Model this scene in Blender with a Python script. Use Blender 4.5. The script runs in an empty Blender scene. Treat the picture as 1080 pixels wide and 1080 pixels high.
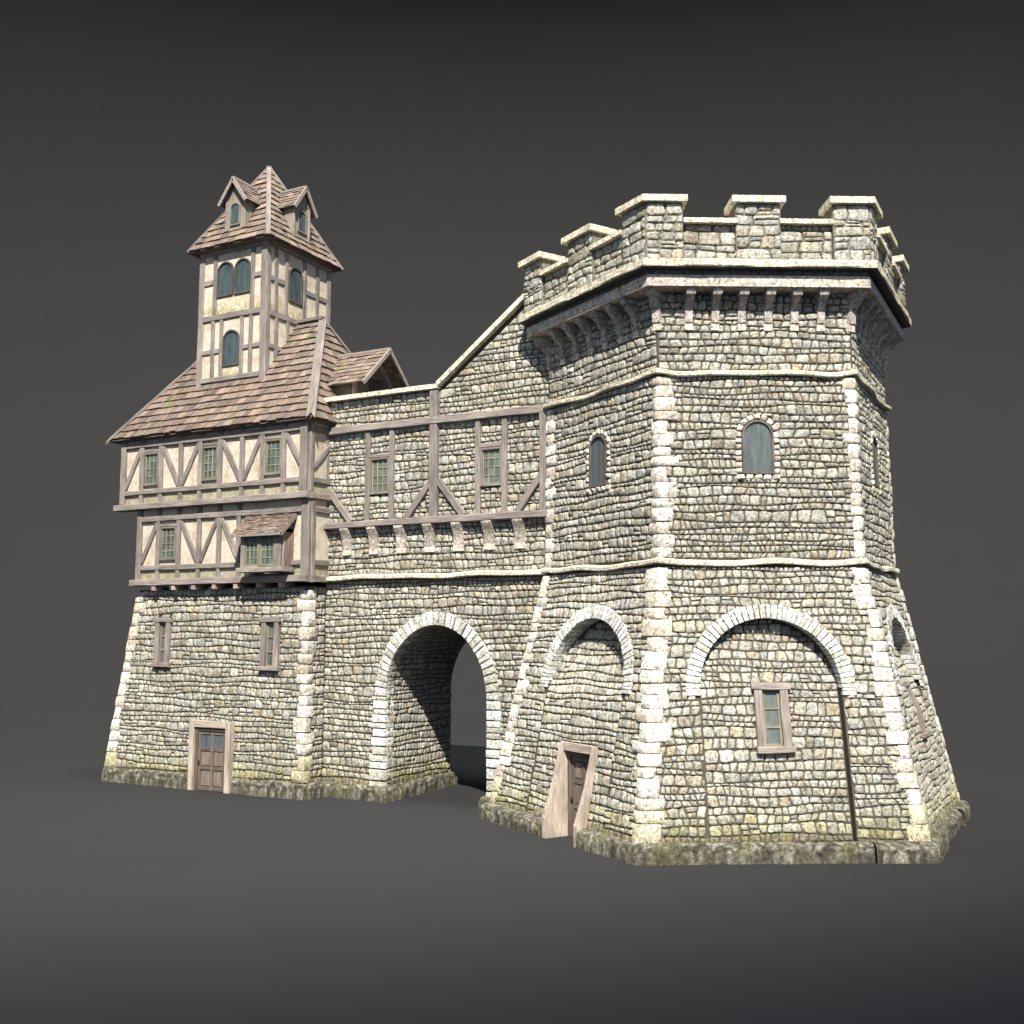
import bpy, math, random
import numpy as np
from mathutils import Vector
from math import radians, cos, sin, pi, sqrt
random.seed(7)
rng = np.random.default_rng(11)
SC = bpy.context.scene
COL = SC.collection
GZ = -1.11            # ground level
A_ = np.array

# ------------------------------------------------------------------ materials
def nt(name):
    m = bpy.data.materials.new(name); m.use_nodes = True
    t = m.node_tree; b = t.nodes['Principled BSDF']
    return m, t, b
def nd(t, typ, **kw):
    n = t.nodes.new(typ)
    for k, v in kw.items(): setattr(n, k, v)
    return n
def lk(t, a, b): t.links.new(a, b)
def ramp(t, src, stops):
    r = nd(t, 'ShaderNodeValToRGB'); e = r.color_ramp.elements
    while len(e) < len(stops): e.new(.5)
    for q, (p, c) in zip(e, stops):
        q.position = p; q.color = (c, c, c, 1) if isinstance(c, (int, float)) else (*c, 1)
    lk(t, src, r.inputs[0]); return r.outputs[0]
def mul(t, a, b, fac=1.0, mode='MULTIPLY'):
    x = nd(t, 'ShaderNodeMix', data_type='RGBA', blend_type=mode)
    if isinstance(fac, float): x.inputs[0].default_value = fac
    else: lk(t, fac, x.inputs[0])
    for i, s in ((6, a), (7, b)):
        if isinstance(s, tuple): x.inputs[i].default_value = (*s, 1)
        else: lk(t, s, x.inputs[i])
    return x.outputs[2]
def noise(t, vec, scale, detail=4, rough=.6):
    n = nd(t, 'ShaderNodeTexNoise'); n.inputs['Scale'].default_value = scale
    n.inputs['Detail'].default_value = detail; n.inputs['Roughness'].default_value = rough
    if vec is not None: lk(t, vec, n.inputs['Vector'])
    return n.outputs['Fac']
def attr(t, name):
    a = nd(t, 'ShaderNodeAttribute'); a.attribute_name = name; return a
def bump(t, b, h, dist, strength=1.0):
    n = nd(t, 'ShaderNodeBump'); n.inputs['Distance'].default_value = dist
    n.inputs['Strength'].default_value = strength
    lk(t, h, n.inputs['Height']); lk(t, n.outputs[0], b.inputs['Normal'])
def mapping(t, src, sc):
    m = nd(t, 'ShaderNodeMapping'); m.inputs['Scale'].default_value = sc
    lk(t, src, m.inputs['Vector']); return m.outputs[0]

def mat_stone(name='weathered_stone', rough=.92, bd=.02):
    m, t, b = nt(name)
    tc = nd(t, 'ShaderNodeTexCoord').outputs['Object']
    c = attr(t, 'tint').outputs['Color']
    n1 = noise(t, tc, 5.5, 5, .65); n2 = noise(t, tc, 34, 4, .7); n3 = noise(t, tc, 13, 6, .75)
    n4 = noise(t, tc, .55, 3, .6)
    c = mul(t, c, ramp(t, n4, [(.3, .84), (.7, 1.10)]))
    n5 = noise(t, tc, 14, 3, .6)
    c = mul(t, c, ramp(t, n1, [(.28, .66), (.5, 1.0), (.74, 1.32)]))
    c = mul(t, c, ramp(t, n5, [(.31, .42), (.46, .95), (.60, 1.20), (.72, 1.6)]))
    c = mul(t, c, ramp(t, n2, [(.34, .22), (.45, .90), (.57, 1.10), (.70, 1.5)]))
    spot = ramp(t, n3, [(.54, 0.0), (.66, 1.0)])
    c = mul(t, c, (.52, .45, .34), spot)
    lk(t, c, b.inputs['Base Color']); b.inputs['Roughness'].default_value = rough
    b.inputs['Specular IOR Level'].default_value = .25
    h = nd(t, 'ShaderNodeMath', operation='ADD'); lk(t, n2, h.inputs[0]); lk(t, n3, h.inputs[1])
    bump(t, b, h.outputs[0], bd, 1.0)
    return m
def mat_wood():
    m, t, b = nt('weathered_oak')
    lc = attr(t, 'lc').outputs['Vector']; c = attr(t, 'tint').outputs['Color']
    g = noise(t, mapping(t, lc, (2.2, 34, 34)), 1.0, 5, .7)
    k = noise(t, mapping(t, lc, (1.2, 3, 3)), 1.0, 3, .6)
    c = mul(t, c, ramp(t, g, [(.28, .38), (.5, 1.0), (.75, 1.4)]))
    c = mul(t, c, ramp(t, k, [(.3, .7), (.7, 1.25)]))
    lk(t, c, b.inputs['Base Color']); b.inputs['Roughness'].default_value = .85
    b.inputs['Specular IOR Level'].default_value = .2
    bump(t, b, g, .02, .9); return m
def mat_plaster():
    m, t, b = nt('old_lime_plaster')
    tc = nd(t, 'ShaderNodeTexCoord').outputs['Object']; c = attr(t, 'tint').outputs['Color']
    n1 = noise(t, tc, 3.2, 6, .7); n2 = noise(t, tc, 22, 5, .7)
    c = mul(t, c, ramp(t, n1, [(.3, (.66, .60, .50)), (.52, (1, 1, 1)), (.72, (1.1, 1.1, 1.07))]))
    c = mul(t, c, ramp(t, n2, [(.3, .66), (.48, .98), (.65, 1.1)]))
    moss = ramp(t, noise(t, tc, 9, 5, .7), [(.42, 0.0), (.60, 1.0)])
    mm = nd(t, 'ShaderNodeMath', operation='MULTIPLY')
    lk(t, moss, mm.inputs[0]); lk(t, attr(t, 'lc').outputs['Fac'], mm.inputs[1])
    c = mul(t, c, (.17, .158, .075), mm.outputs[0], 'MIX')
    lk(t, c, b.inputs['Base Color']); b.inputs['Roughness'].default_value = .95
    b.inputs['Specular IOR Level'].default_value = .15
    bump(t, b, n2, .008, .6); return m
def mat_tile():
    m, t, b = nt('roof_shingle')
    lc = attr(t, 'lc').outputs['Vector']; c = attr(t, 'tint').outputs['Color']
    tc = nd(t, 'ShaderNodeTexCoord').outputs['Object']
    g = noise(t, mapping(t, lc, (26, 5, 8)), 1.0, 5, .7)
    c = mul(t, c, ramp(t, g, [(.28, .45), (.52, 1.0), (.75, 1.35)]))
    mo = ramp(t, noise(t, tc, 1.7, 3, .6), [(.60, 0.0), (.66, .9)])
    mk = nd(t, 'ShaderNodeMath', operation='MULTIPLY'); lk(t, mo, mk.inputs[0])
    lk(t, ramp(t, noise(t, tc, 16, 3, .6), [(.45, 0.0), (.55, 1.0)]), mk.inputs[1])
    c = mul(t, c, (.075, .10, .02), mk.outputs[0], 'MIX')
    lk(t, c, b.inputs['Base Color']); b.inputs['Roughness'].default_value = .88
    b.inputs['Specular IOR Level'].default_value = .2
    bump(t, b, g, .02, .8); return m
def mat_glass():
    m, t, b = nt('old_window_glass')
    tc = nd(t, 'ShaderNodeTexCoord').outputs['Object']; c = attr(t, 'tint').outputs['Color']
    n = noise(t, mapping(t, tc, (9, 9, 1.6)), 1.0, 5, .7)
    c = mul(t, c, ramp(t, n, [(.3, .6), (.7, 1.4)]))
    lk(t, c, b.inputs['Base Color']); b.inputs['Roughness'].default_value = .32
    b.inputs['Specular IOR Level'].default_value = .5
    return m
def mat_flat(name, c, r=.9):
    m, t, b = nt(name)
    tc = nd(t, 'ShaderNodeTexCoord').outputs['Object']
    col = mul(t, c, ramp(t, noise(t, tc, 12, 4), [(.3, .75), (.7, 1.2)]))
    lk(t, col, b.inputs['Base Color']); b.inputs['Roughness'].default_value = r
    b.inputs['Specular IOR Level'].default_value = .15
    return m
M = dict(stone=mat_stone(), wood=mat_wood(), plaster=mat_plaster(), tile=mat_tile(), glass=mat_glass(),
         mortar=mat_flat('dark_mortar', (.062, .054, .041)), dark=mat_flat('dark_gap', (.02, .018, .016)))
def mat_floor():
    m, t, b = nt('studio_paper')
    tc = nd(t, 'ShaderNodeTexCoord').outputs['Object']
    c = mul(t, (.0262, .0261, .0262), ramp(t, noise(t, tc, .6, 3), [(.3, .985), (.7, 1.015)]))
    lk(t, c, b.inputs['Base Color']); b.inputs['Roughness'].default_value = 1.0
    b.inputs['Specular IOR Level'].default_value = 0.0
    return m
M['floor'] = mat_floor()

# ------------------------------------------------------------------ mesh builder
class MB:
    def __init__(s): s.v = []; s.f = []; s.c = []; s.l = []; s.n = 0
    def add(s, v, f, c, l=None):
        v = np.asarray(v, float).reshape(-1, 3); k = len(v)
        c = np.asarray(c, float)
        if c.ndim == 1: c = np.tile(c[:3], (k, 1))
        if l is None: l = np.zeros((k, 3))
        l = np.asarray(l, float)
        if l.ndim == 1: l = np.tile(l, (k, 1))
        s.v.append(v); s.c.append(c); s.l.append(l)
        n = s.n; s.f.extend([tuple(int(i) + n for i in q) for q in f]); s.n += k
    def build(s, name, mat, parent=None, smooth=None):
        me = bpy.data.meshes.new(name)
        me.from_pydata(np.concatenate(s.v).tolist(), [], s.f)
        c = np.concatenate(s.c); c = np.concatenate([c, np.ones((len(c), 1))], 1)
        a = me.attributes.new('tint', 'FLOAT_COLOR', 'POINT'); a.data.foreach_set('color', c.astype('f').ravel())
        a = me.attributes.new('lc', 'FLOAT_VECTOR', 'POINT'); a.data.foreach_set('vector', np.concatenate(s.l).astype('f').ravel())
        me.materials.append(M[mat] if isinstance(mat, str) else mat)
        me.update()
        if smooth is not None:
            me.shade_smooth()
            if smooth < 179: me.set_sharp_from_angle(angle=radians(smooth))
        o = bpy.data.objects.new(name, me); COL.objects.link(o)
        if parent is not None: o.parent = parent
        return o
def jit(c, a=.12):
    return A_(c) * (1 + random.uniform(-a, a))
def thing(name, label, cat, loc):
    o = bpy.data.objects.new(name, None); COL.objects.link(o)
    o['label'] = label; o['category'] = cat
    return o

# planar / curved frames: mapf(u, v, d) -> points (u along, v height, d outward)
def plane(O, U, V, N):
    O, U, V, N = map(lambda q: np.asarray(q, float), (O, U, V, N))
    def f(u, v, d):
        u, v, d = np.broadcast_arrays(np.asarray(u, float), np.asarray(v, float), np.asarray(d, float))
        return O + u[..., None] * U + v[..., None] * V + d[..., None] * N
    return f
BOXF = [(0, 3, 2, 1), (4, 5, 6, 7), (0, 1, 5, 4), (1, 2, 6, 5), (2, 3, 7, 6), (3, 0, 4, 7)]
def boxm(mb, f, u0, u1, v0, v1, d0, d1, c, grain=None):
    u = [u0, u1, u1, u0] * 2; v = [v0, v0, v1, v1] * 2; d = [d0] * 4 + [d1] * 4
    if grain is None: grain = 'u' if abs(u1 - u0) > abs(v1 - v0) else 'v'
    u, v, d = A_(u, float), A_(v, float), A_(d, float); o = random.uniform(0, 90)
    l = np.stack([u + o, v + o, d + o], 1) if grain == 'u' else np.stack([v + o, u + o, d + o], 1)
    mb.add(f(u, v, d), BOXF, c, l)
def quadm(mb, f, pts, d, c, l=None):
    p = A_(pts, float); mb.add(f(p[:, 0], p[:, 1], np.full(len(p), d)), [tuple(range(len(p)))], c, l)
WOOD = (.178, .152, .132); WOOD2 = (.20, .170, .147)
def beamm(mb, f, a, b, w, d0, d1, c=WOOD, ch=.014, wob=.006):
    """hewn timber from (u,v)=a to b, width w, from depth d0 to d1, chamfered front arrises, slightly uneven"""
    a, b = A_(a, float), A_(b, float); L = np.linalg.norm(b - a); t = (b - a) / L; q = A_([-t[1], t[0]])
    n = max(2, int(L / .5) + 1); o = random.uniform(0, 90); c = jit(c, .13)
    prof = [(-w/2, d0), (-w/2, d1 - ch), (-w/2 + ch, d1), (w/2 - ch, d1), (w/2, d1 - ch), (w/2, d0)]
    V = []; Lc = []; k = len(prof); F = []
    for i in range(n + 1):
        s = i / n * L; j = random.uniform(-wob, wob); jw = random.uniform(-wob, wob); jd = random.uniform(-wob, wob) * .6
        for (x, d) in prof:
            p = a + t * s + q * (x + j + (jw if x > 0 else -jw))
            V.append((p[0], p[1], d + (jd if d > d0 else 0))); Lc.append((s + o, x + o, d + o))
    V = A_(V)
    for i in range(n):
        for m in range(k):
            F.append((i*k + m, i*k + (m+1) % k, (i+1)*k + (m+1) % k, (i+1)*k + m))
    F.append(tuple(range(k))[::-1]); F.append(tuple(n*k + m for m in range(k)))
    mb.add(f(V[:, 0], V[:, 1], V[:, 2]), F, c, Lc)
def timber(name, f, a, b, w, d0, d1, parent, c=WOOD, **kw):
    mb = MB(); beamm(mb, f, a, b, w, d0, d1, c, **kw); return mb.build(name, 'wood', parent, 35)
def bar3(mb, p0, p1, w, h, up, c=WOOD):
    p0, p1, up = A_(p0, float), A_(p1, float), A_(up, float)
    t = (p1 - p0); L = np.linalg.norm(t); t = t / L; up = up - t * (up @ t); up /= np.linalg.norm(up); s = np.cross(t, up)
    f = plane(p0, t, s, up); boxm(mb, f, 0, L, -w/2, w/2, -h/2, h/2, jit(c, .1), 'u')

# ------------------------------------------------------------------ rubble masonry
PTS = A_([(1, -.64), (1.0, .0), (1, .64), (.885, .885), (.64, 1), (0, 1.0), (-.64, 1), (-.885, .885), (-1, .64), (-1, 0), (-1, -.64), (-.885, -.885), (-.64, -1), (0, -1), (.64, -1), (.885, -.885)])
def stones(mb, Q, f, relief, gap, tint, sq=1.0, jitter=.048):
    """Q (n,4,2): bl,br,tr,tl corners in (u,v). Every stone is a bulged, rounded block set in the wall."""
    Q = np.asarray(Q, float); n = len(Q)
    if n == 0: return
    P = PTS.copy()
    if sq != 1.0: P = np.sign(P) * np.abs(P) ** sq
    k = len(P)
    r = 1 + rng.normal(0, jitter, (n, k)).clip(-.13, .08)
    ab = P[None] * r[..., None]
    wu = (np.linalg.norm(Q[:, 1] - Q[:, 0], axis=1) + np.linalg.norm(Q[:, 2] - Q[:, 3], axis=1)) / 4
    wv = (np.linalg.norm(Q[:, 3] - Q[:, 0], axis=1) + np.linalg.norm(Q[:, 2] - Q[:, 1], axis=1)) / 4
    g = np.stack([(1 - gap / np.maximum(wu, .03)).clip(.5, 1), (1 - gap / np.maximum(wv, .03)).clip(.5, 1)], 1)[:, None]
    ab = ab * g
    H = relief * rng.uniform(.6, 1.35, n); tl = rng.normal(0, .22, (n, 2))
    ins = A_([1.0, .965, .80]); ins_m = (1 - .035 / np.minimum(wu, wv)).clip(.6, .93)
    rings = []
    def pos(ab, d):
        a = (ab[..., 0] + 1) / 2; b = (ab[..., 1] + 1) / 2
        uv = (Q[:, None, 0] * ((1-a)*(1-b))[..., None] + Q[:, None, 1] * (a*(1-b))[..., None] +
              Q[:, None, 2] * (a*b)[..., None] + Q[:, None, 3] * ((1-a)*b)[..., None])
        return f(uv[..., 0], uv[..., 1], d)
    tilt = lambda ab: 1 + tl[:, None, 0] * ab[..., 0] + tl[:, None, 1] * ab[..., 1]
    rings.append(pos(ab, np.full((n, k), -.03)))
    a2 = ab * (1 - .012 / np.minimum(wu, wv))[:, None, None].clip(.8, 1); rings.append(pos(a2, H[:, None] * .62 * tilt(a2)))
    a3 = ab * ins_m[:, None, None]; rings.append(pos(a3, H[:, None] * (.88 + rng.normal(0, .07, (n, k))) * tilt(a3)))
    a4 = ab * .45; rings.append(pos(a4, H[:, None] * (1.0 + rng.normal(0, .09, (n, k))) * tilt(a4)))
    cen = pos(rng.normal(0, .08, (n, 1, 2)), H[:, None] * 1.03)
    V = np.concatenate(rings + [cen], 1)            # n, 4k+1
    m = 4 * k + 1; F = []
    j = np.arange(k); jn = (j + 1) % k
    base = np.concatenate([np.stack([i*k + j, i*k + jn, (i+1)*k + jn, (i+1)*k + j], 1) for i in range(3)])
    tri = np.stack([3*k + j, 3*k + jn, np.full(k, 4*k)], 1)
    FQ = (base[None] + (np.arange(n) * m)[:, None, None]).reshape(-1, 4)
    FT = (tri[None] + (np.arange(n) * m)[:, None, None]).reshape(-1, 3)
    C = np.repeat(np.asarray(tint, float).reshape(n, 3), m, 0)
    mb.add(V.reshape(-1, 3), FQ.tolist() + FT.tolist(), C)
PAL = A_([(.45, .425, .36), (.41, .395, .34), (.49, .47, .395), (.37, .355, .305), (.43, .43, .39), (.40, .405, .375), (.41, .365, .275), (.43, .37, .26), (.33, .305, .25), (.53, .515, .45), (.35, .30, .22), (.46, .45, .405)])
PAL = (PAL * .72 + PAL.mean(0) * .28) * A_([.745, .735, .70])
PW = A_([16, 14, 12, 12, 12, 9, 6, 5, 7, 8, 3, 9.]); PW = PW / PW.sum()
def tints(Q, k=1.0, moss=None, pal=PAL, pw=PW):
    n = len(Q); c = pal[rng.choice(len(pal), n, p=pw)] * rng.uniform(.82, 1.14, (n, 1)) * k
    if moss is not None and n:
        v = np.asarray(Q)[:, :, 1].mean(1); a = np.clip((moss + .12 - v) / .55, 0, 1) ** .8 * rng.uniform(.05, 1.0, n)
        c = c * (1 - a[:, None]) + A_([.31, .29, .125]) * rng.uniform(.7, 1.25, (n, 1)) * a[:, None]
        lo = np.clip((moss - .28 - v) / .15, 0, 1) * .75; c = c * (1 - lo[:, None]) + A_([.10, .085, .04]) * lo[:, None]
    return c
def layout(ul, ur, v0, v1, hr=(.13, .27), ar=(.62, 1.5), hole=None, A=.028, big=.10):
    """random courses of random stones between ul(v) and ur(v)"""
    ul_ = ul if callable(ul) else (lambda v: ul); ur_ = ur if callable(ur) else (lambda v: ur)
    lines = [v0]; v = v0
    while v < v1 - hr[0] * .6:
        h = random.uniform(*hr)
        if v + h > v1 - hr[0] * .6: h = v1 - v
        v += h; lines.append(v)
    ph = [(random.uniform(0, 6), random.uniform(0, 6), random.uniform(.9, 1.8), random.uniform(2.5, 4.2)) for _ in lines]
    def yb(i, u):
        if i == 0 or i == len(lines) - 1: return lines[i]
        p = ph[i]; return lines[i] + A * sin(u * p[2] + p[0]) + A * .7 * sin(u * p[3] + p[1])
    Q = []
    for i in range(len(lines) - 1):
        vm = (lines[i] + lines[i+1]) / 2; h = lines[i+1] - lines[i]
        a, b = ul_(vm), ur_(vm); u = a
        prev = 0
        while u < b - .02:
            w = h * random.uniform(*ar)
            w = min(max(w, .095), .50)
            if random.random() < big: w = min(w * 1.6, .7)
            if u + w > b - .09: w = b - u
            e = u + w; sl = random.uniform(-.032, .032) if e < b - .01 else 0
            def clampu(x, v): return min(max(x, ul_(v)), ur_(v))
            q = [(u + prev, yb(i, u)), (e + sl, yb(i, e)), (e - sl, yb(i+1, e)), (u - prev, yb(i+1, u))]
            if u <= a + 1e-6: q[0] = (ul_(q[0][1]), q[0][1]); q[3] = (ul_(q[3][1]), q[3][1])
            if e >= b - 1e-6: q[1] = (ur_(q[1][1]), q[1][1]); q[2] = (ur_(q[2][1]), q[2][1])
            prev = sl
            if h > .17 and random.random() < .16:
                s = random.uniform(.38, .62); m0 = tuple(A_(q[0])*(1-s) + A_(q[3])*s); m1 = tuple(A_(q[1])*(1-s) + A_(q[2])*s)
                Q += [[q[0], q[1], m1, m0], [m0, m1, q[2], q[3]]]
            else: Q.append(q)
            u = e
    if hole is not None:
        R = []
        for q in Q:
            p = A_(q); c = p.mean(0); ok = True
            def bad(p):
                c = p.mean(0); m = [(p[i] + p[(i+1) % 4]) / 2 for i in range(4)]
                return any(hole(z[0], z[1]) for z in list(p * .9 + c * .1) + [c] + [z * .95 + c * .05 for z in m])
            if not bad(p): R.append(q); continue
            cut = lambda a, b, e, g: A_([p[0]*(1-a)*(1-e) + p[1]*a*(1-e) + p[3]*(1-a)*e + p[2]*a*e, p[0]*(1-b)*(1-e) + p[1]*b*(1-e) + p[3]*(1-b)*e + p[2]*b*e,
                                      p[0]*(1-b)*(1-g) + p[1]*b*(1-g) + p[3]*(1-b)*g + p[2]*b*g, p[0]*(1-a)*(1-g) + p[1]*a*(1-g) + p[3]*(1-a)*g + p[2]*a*g])
            best = None
            for k in (.12, .24, .36, .48, .6, .72, .82):
                for w in ((k, 1, 0, 1), (0, 1 - k, 0, 1), (0, 1, k, 1), (0, 1, 0, 1 - k)):
                    z = cut(*w)
                    if not bad(z): best = z; break
                if best is not None: break
            if best is None:
                for k in (.2, .4, .6):
                    for w in ((k, 1, k, 1), (k, 1, 0, 1 - k), (0, 1 - k, k, 1), (0, 1 - k, 0, 1 - k)):
                        z = cut(*w)
                        if not bad(z): best = z; break
                    if best is not None: break
            if best is not None and np.linalg.norm(best[1] - best[0]) > .05 and np.linalg.norm(best[3] - best[0]) > .04: R.append([tuple(x) for x in best])
        Q = R
    return Q
def masonry(mb, f, ul, ur, v0, v1, hole=None, relief=.034, gap=.0040, k=1.0, moss=None, **kw):
    Q = layout(ul, ur, v0, v1, hole=hole, **kw); stones(mb, Q, f, relief, gap, tints(Q, k, moss))
QUO = .95 * A_([(.60, .55, .465), (.68, .63, .545), (.54, .475, .38), (.63, .585, .50), (.50, .43, .335)])
def quoin(mb, corner, dA, dB, nA, nB, z0, z1, la=(.24, .40), lb=(.24, .40), hh=(.24, .40), p=.046, moss=None):
    """alternating corner blocks; corner(z) -> xy, dA/dB unit vectors from the corner along the two faces"""
    dA, dB, nA, nB = map(lambda q: A_(q, float), (dA, dB, nA, nB)); z = z0; i = 0
    while z < z1 - .05:
        h = random.uniform(*hh)
        if z + h > z1 - hh[0] * .7: h = z1 - z
        a = random.uniform(*la); b = random.uniform(*lb)
        if (i + (random.random() < .25)) % 2: a *= .7
        else: b *= .72
        i += 1
        c = QUO[random.randrange(5)] * random.uniform(.9, 1.08)
        if moss is not None and z < moss: c = c * .5 + A_([.36, .33, .13]) * .5
        V = []; g = .006; pp = p * random.uniform(.7, 1.3); m = nA + nB; m = m / (1 + nA @ nB)
        rows = [(z + g, -.03, .02), (z + g, pp * .6, .008), (z + g + .018, pp, 0), (z + h * .5, pp * 1.05, -.004), (z + h - g - .018, pp, 0), (z + h - g, pp * .6, .008), (z + h - g, -.03, .02)]
        for (zz, o, s) in rows:
            k = A_(corner(zz), float)
            pr = [k + dA*(a - s) + nA * -.03, k + dA*(a - s) + nA*o*.6, k + dA*(a - s - .04) + nA*o, k + dA*.025 + nA*o + nA*.002, k + m*o*.97, k + dB*.025 + nB*o + nB*.002, k + dB*(b - s - .04) + nB*o, k + dB*(b - s) + nB*o*.6, k + dB*(b - s) + nB*-.03]
            for q in pr:
                j = rng.normal(0, .004, 2); V.append((q[0] + j[0], q[1] + j[1], zz + random.uniform(-.004, .004)))
        n = 9; F = []
        for r in range(len(rows) - 1):
            for s in range(n - 1): F.append((r*n + s, r*n + s + 1, (r+1)*n + s + 1, (r+1)*n + s))
        mb.add(V, F, c); z += h
def voussoirs(mb, f, inner, outer, n, front, back, k=1.0):
    """ring of arch stones between curves inner(t) and outer(t), t in 0..1"""
    ts = np.cumsum([0] + [random.uniform(.7, 1.3) for _ in range(n)]); ts = ts / ts[-1]
    for i in range(n):
        a, b = ts[i], ts[i+1]; g = .09 * (b - a); e = random.uniform(-.03, .03)
        q0, q1 = A_(inner(a + g)), A_(inner(b - g)); r0, r1 = A_(outer(a + g*.8)), A_(outer(b - g*.8))
        r0 = r0 + (r0 - q0) * e; r1 = r1 + (r1 - q1) * e
        c = A_(random.choice([(.50, .49, .43), (.55, .54, .50), (.44, .43, .37), (.60, .595, .565), (.40, .385, .31)])) * random.uniform(.9, 1.1) * k
        base = A_([q0, q1, r1, r0]); cen = base.mean(0)
        fr = front * random.uniform(.75, 1.25)
        ring = lambda s, d: [(cen[0] + (x[0]-cen[0])*s, cen[1] + (x[1]-cen[1])*s, d) for x in base]
        V = A_(ring(1, -back) + ring(1, fr * .5) + ring(.93, fr) + ring(.6, fr * 1.08))
        F = []
        for r in range(3):
            for s in range(4): F.append((r*4 + s, r*4 + (s+1) % 4, (r+1)*4 + (s+1) % 4, (r+1)*4 + s))
        F.append((12, 13, 14, 15))
        mb.add(f(V[:, 0], V[:, 1], V[:, 2]), F, c)

# ------------------------------------------------------------------ windows
LEAD = (.21, .205, .12)
def lattice_window(parent, f, u0, u1, v0, v1, nx, ny, d=0, fw=.055, wood=WOOD2, proud=.06, glass=(.065, .085, .085), lead=LEAD):
    mb = MB()
    for a in ((u0, u1, v0, v0 + fw), (u0, u1, v1 - fw, v1)): boxm(mb, f, *a, d - .02, d + proud, jit(wood))
    for a in ((u0, u0 + fw, v0 + fw, v1 - fw), (u1 - fw, u1, v0 + fw, v1 - fw)): boxm(mb, f, *a, d - .02, d + proud - .003, jit(wood))
    w = mb.build('window', 'wood', parent)
    mb = MB(); a0, a1, b0, b1 = u0 + fw, u1 - fw, v0 + fw, v1 - fw
    for i in range(nx):
        for j in range(ny):     # each quarry of glass leans a little
            x0, x1 = a0 + (a1-a0)*i/nx, a0 + (a1-a0)*(i+1)/nx; y0, y1 = b0 + (b1-b0)*j/ny, b0 + (b1-b0)*(j+1)/ny
            t = rng.normal(0, .0025, 4) + .004
            mb.add(f([x0, x1, x1, x0], [y0, y0, y1, y1], d + t), [(0, 1, 2, 3)], jit(glass, .25))
    mb.build('pane', 'glass', w)
    mb = MB(); s = .011
    for i in range(nx + 1):
        x = a0 + (a1 - a0) * i / nx; x = min(max(x, a0 + s), a1 - s); boxm(mb, f, x - s, x + s, b0, b1, d, d + .024, jit(lead))
    for j in range(ny + 1):
        y = b0 + (b1 - b0) * j / ny; y = min(max(y, b0 + s), b1 - s); boxm(mb, f, a0, a1, y - s, y + s, d, d + .021, jit(lead))
    mb.build('glazing_bars', 'wood', w)
    return w
def arch_pts(u0, u1, v0, vs, v1, n=14):
    c = (u0 + u1) / 2; r = (u1 - u0) / 2
    return [(u0, v0)] + [(c - r*cos(pi*i/n), vs + (v1 - vs)*sin(pi*i/n)) for i in range(n + 1)] + [(u1, v0)]
def arched_window(parent, f, u0, u1, v0, v1, d=0, fw=.035, proud=.05, glass=(.075, .125, .135), frame=(.10, .085, .07), surround=None):
    r = (u1 - u0) / 2; vs = v1 - r
    po = arch_pts(u0, u1, v0, vs, v1); pi_ = arch_pts(u0 + fw, u1 - fw, v0 + fw, vs, v1 - fw); n = len(po)
    mb = MB(); O = A_(po + po + pi_ + pi_); D = A_([d - .02]*n + [d + proud]*n + [d + proud]*n + [d - .02]*n)
    F = [(a*n + i, a*n + (i+1) % n, (a+1)*n + (i+1) % n, (a+1)*n + i) for a in range(3) for i in range(n)]
    mb.add(f(O[:, 0], O[:, 1], D), F, frame, np.stack([O[:, 1], O[:, 0], D], 1))
    w = mb.build('window', 'wood', parent)
    mb = MB(); P = A_(pi_); mb.add(f(P[:, 0], P[:, 1], np.full(n, d + .004)), [tuple(range(n))[::-1]], glass); mb.build('pane', 'glass', w)
    if surround:
        mb = MB(); sw = surround; L = []
        po2 = arch_pts(u0 - sw, u1 + sw, v0, vs, v1 + sw)
        def cur(P, e):
            P = A_(P); s = np.concatenate([[0], np.cumsum(np.linalg.norm(np.diff(P, axis=0), axis=1))]); s /= s[-1]
            return lambda t: (np.interp(t, s, P[:, 0]), np.interp(t, s, P[:, 1]))
        # matched parameters so the blocks stay radial
        kk = np.concatenate([[0], np.cumsum(np.linalg.norm(np.diff(A_(po), axis=0), axis=1))]); kk /= kk[-1]
        fi = lambda t: (np.interp(t, kk, A_(po)[:, 0]), np.interp(t, kk, A_(po)[:, 1]))
        fo = lambda t: (np.interp(t, kk, A_(po2)[:, 0]), np.interp(t, kk, A_(po2)[:, 1]))
        ts = np.linspace(0, 1, 22); Q = [[fo(a), fi(a), fi(b), fo(b)] for a, b in zip(ts[:-1], ts[1:])]
        xs = np.linspace(u0 - sw, u1 + sw, 6); Q += [[(a, v0 - .13), (b, v0 - .13), (b, v0), (a, v0)] for a, b in zip(xs[:-1], xs[1:])]
        c = QUO[rng.integers(0, 5, len(Q))] * rng.uniform(1.0, 1.2, (len(Q), 1)); stones(mb, Q, f, .055, .006, c, sq=.6)
        mb.build('surround', 'stone', w, 179)
    return w

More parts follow.
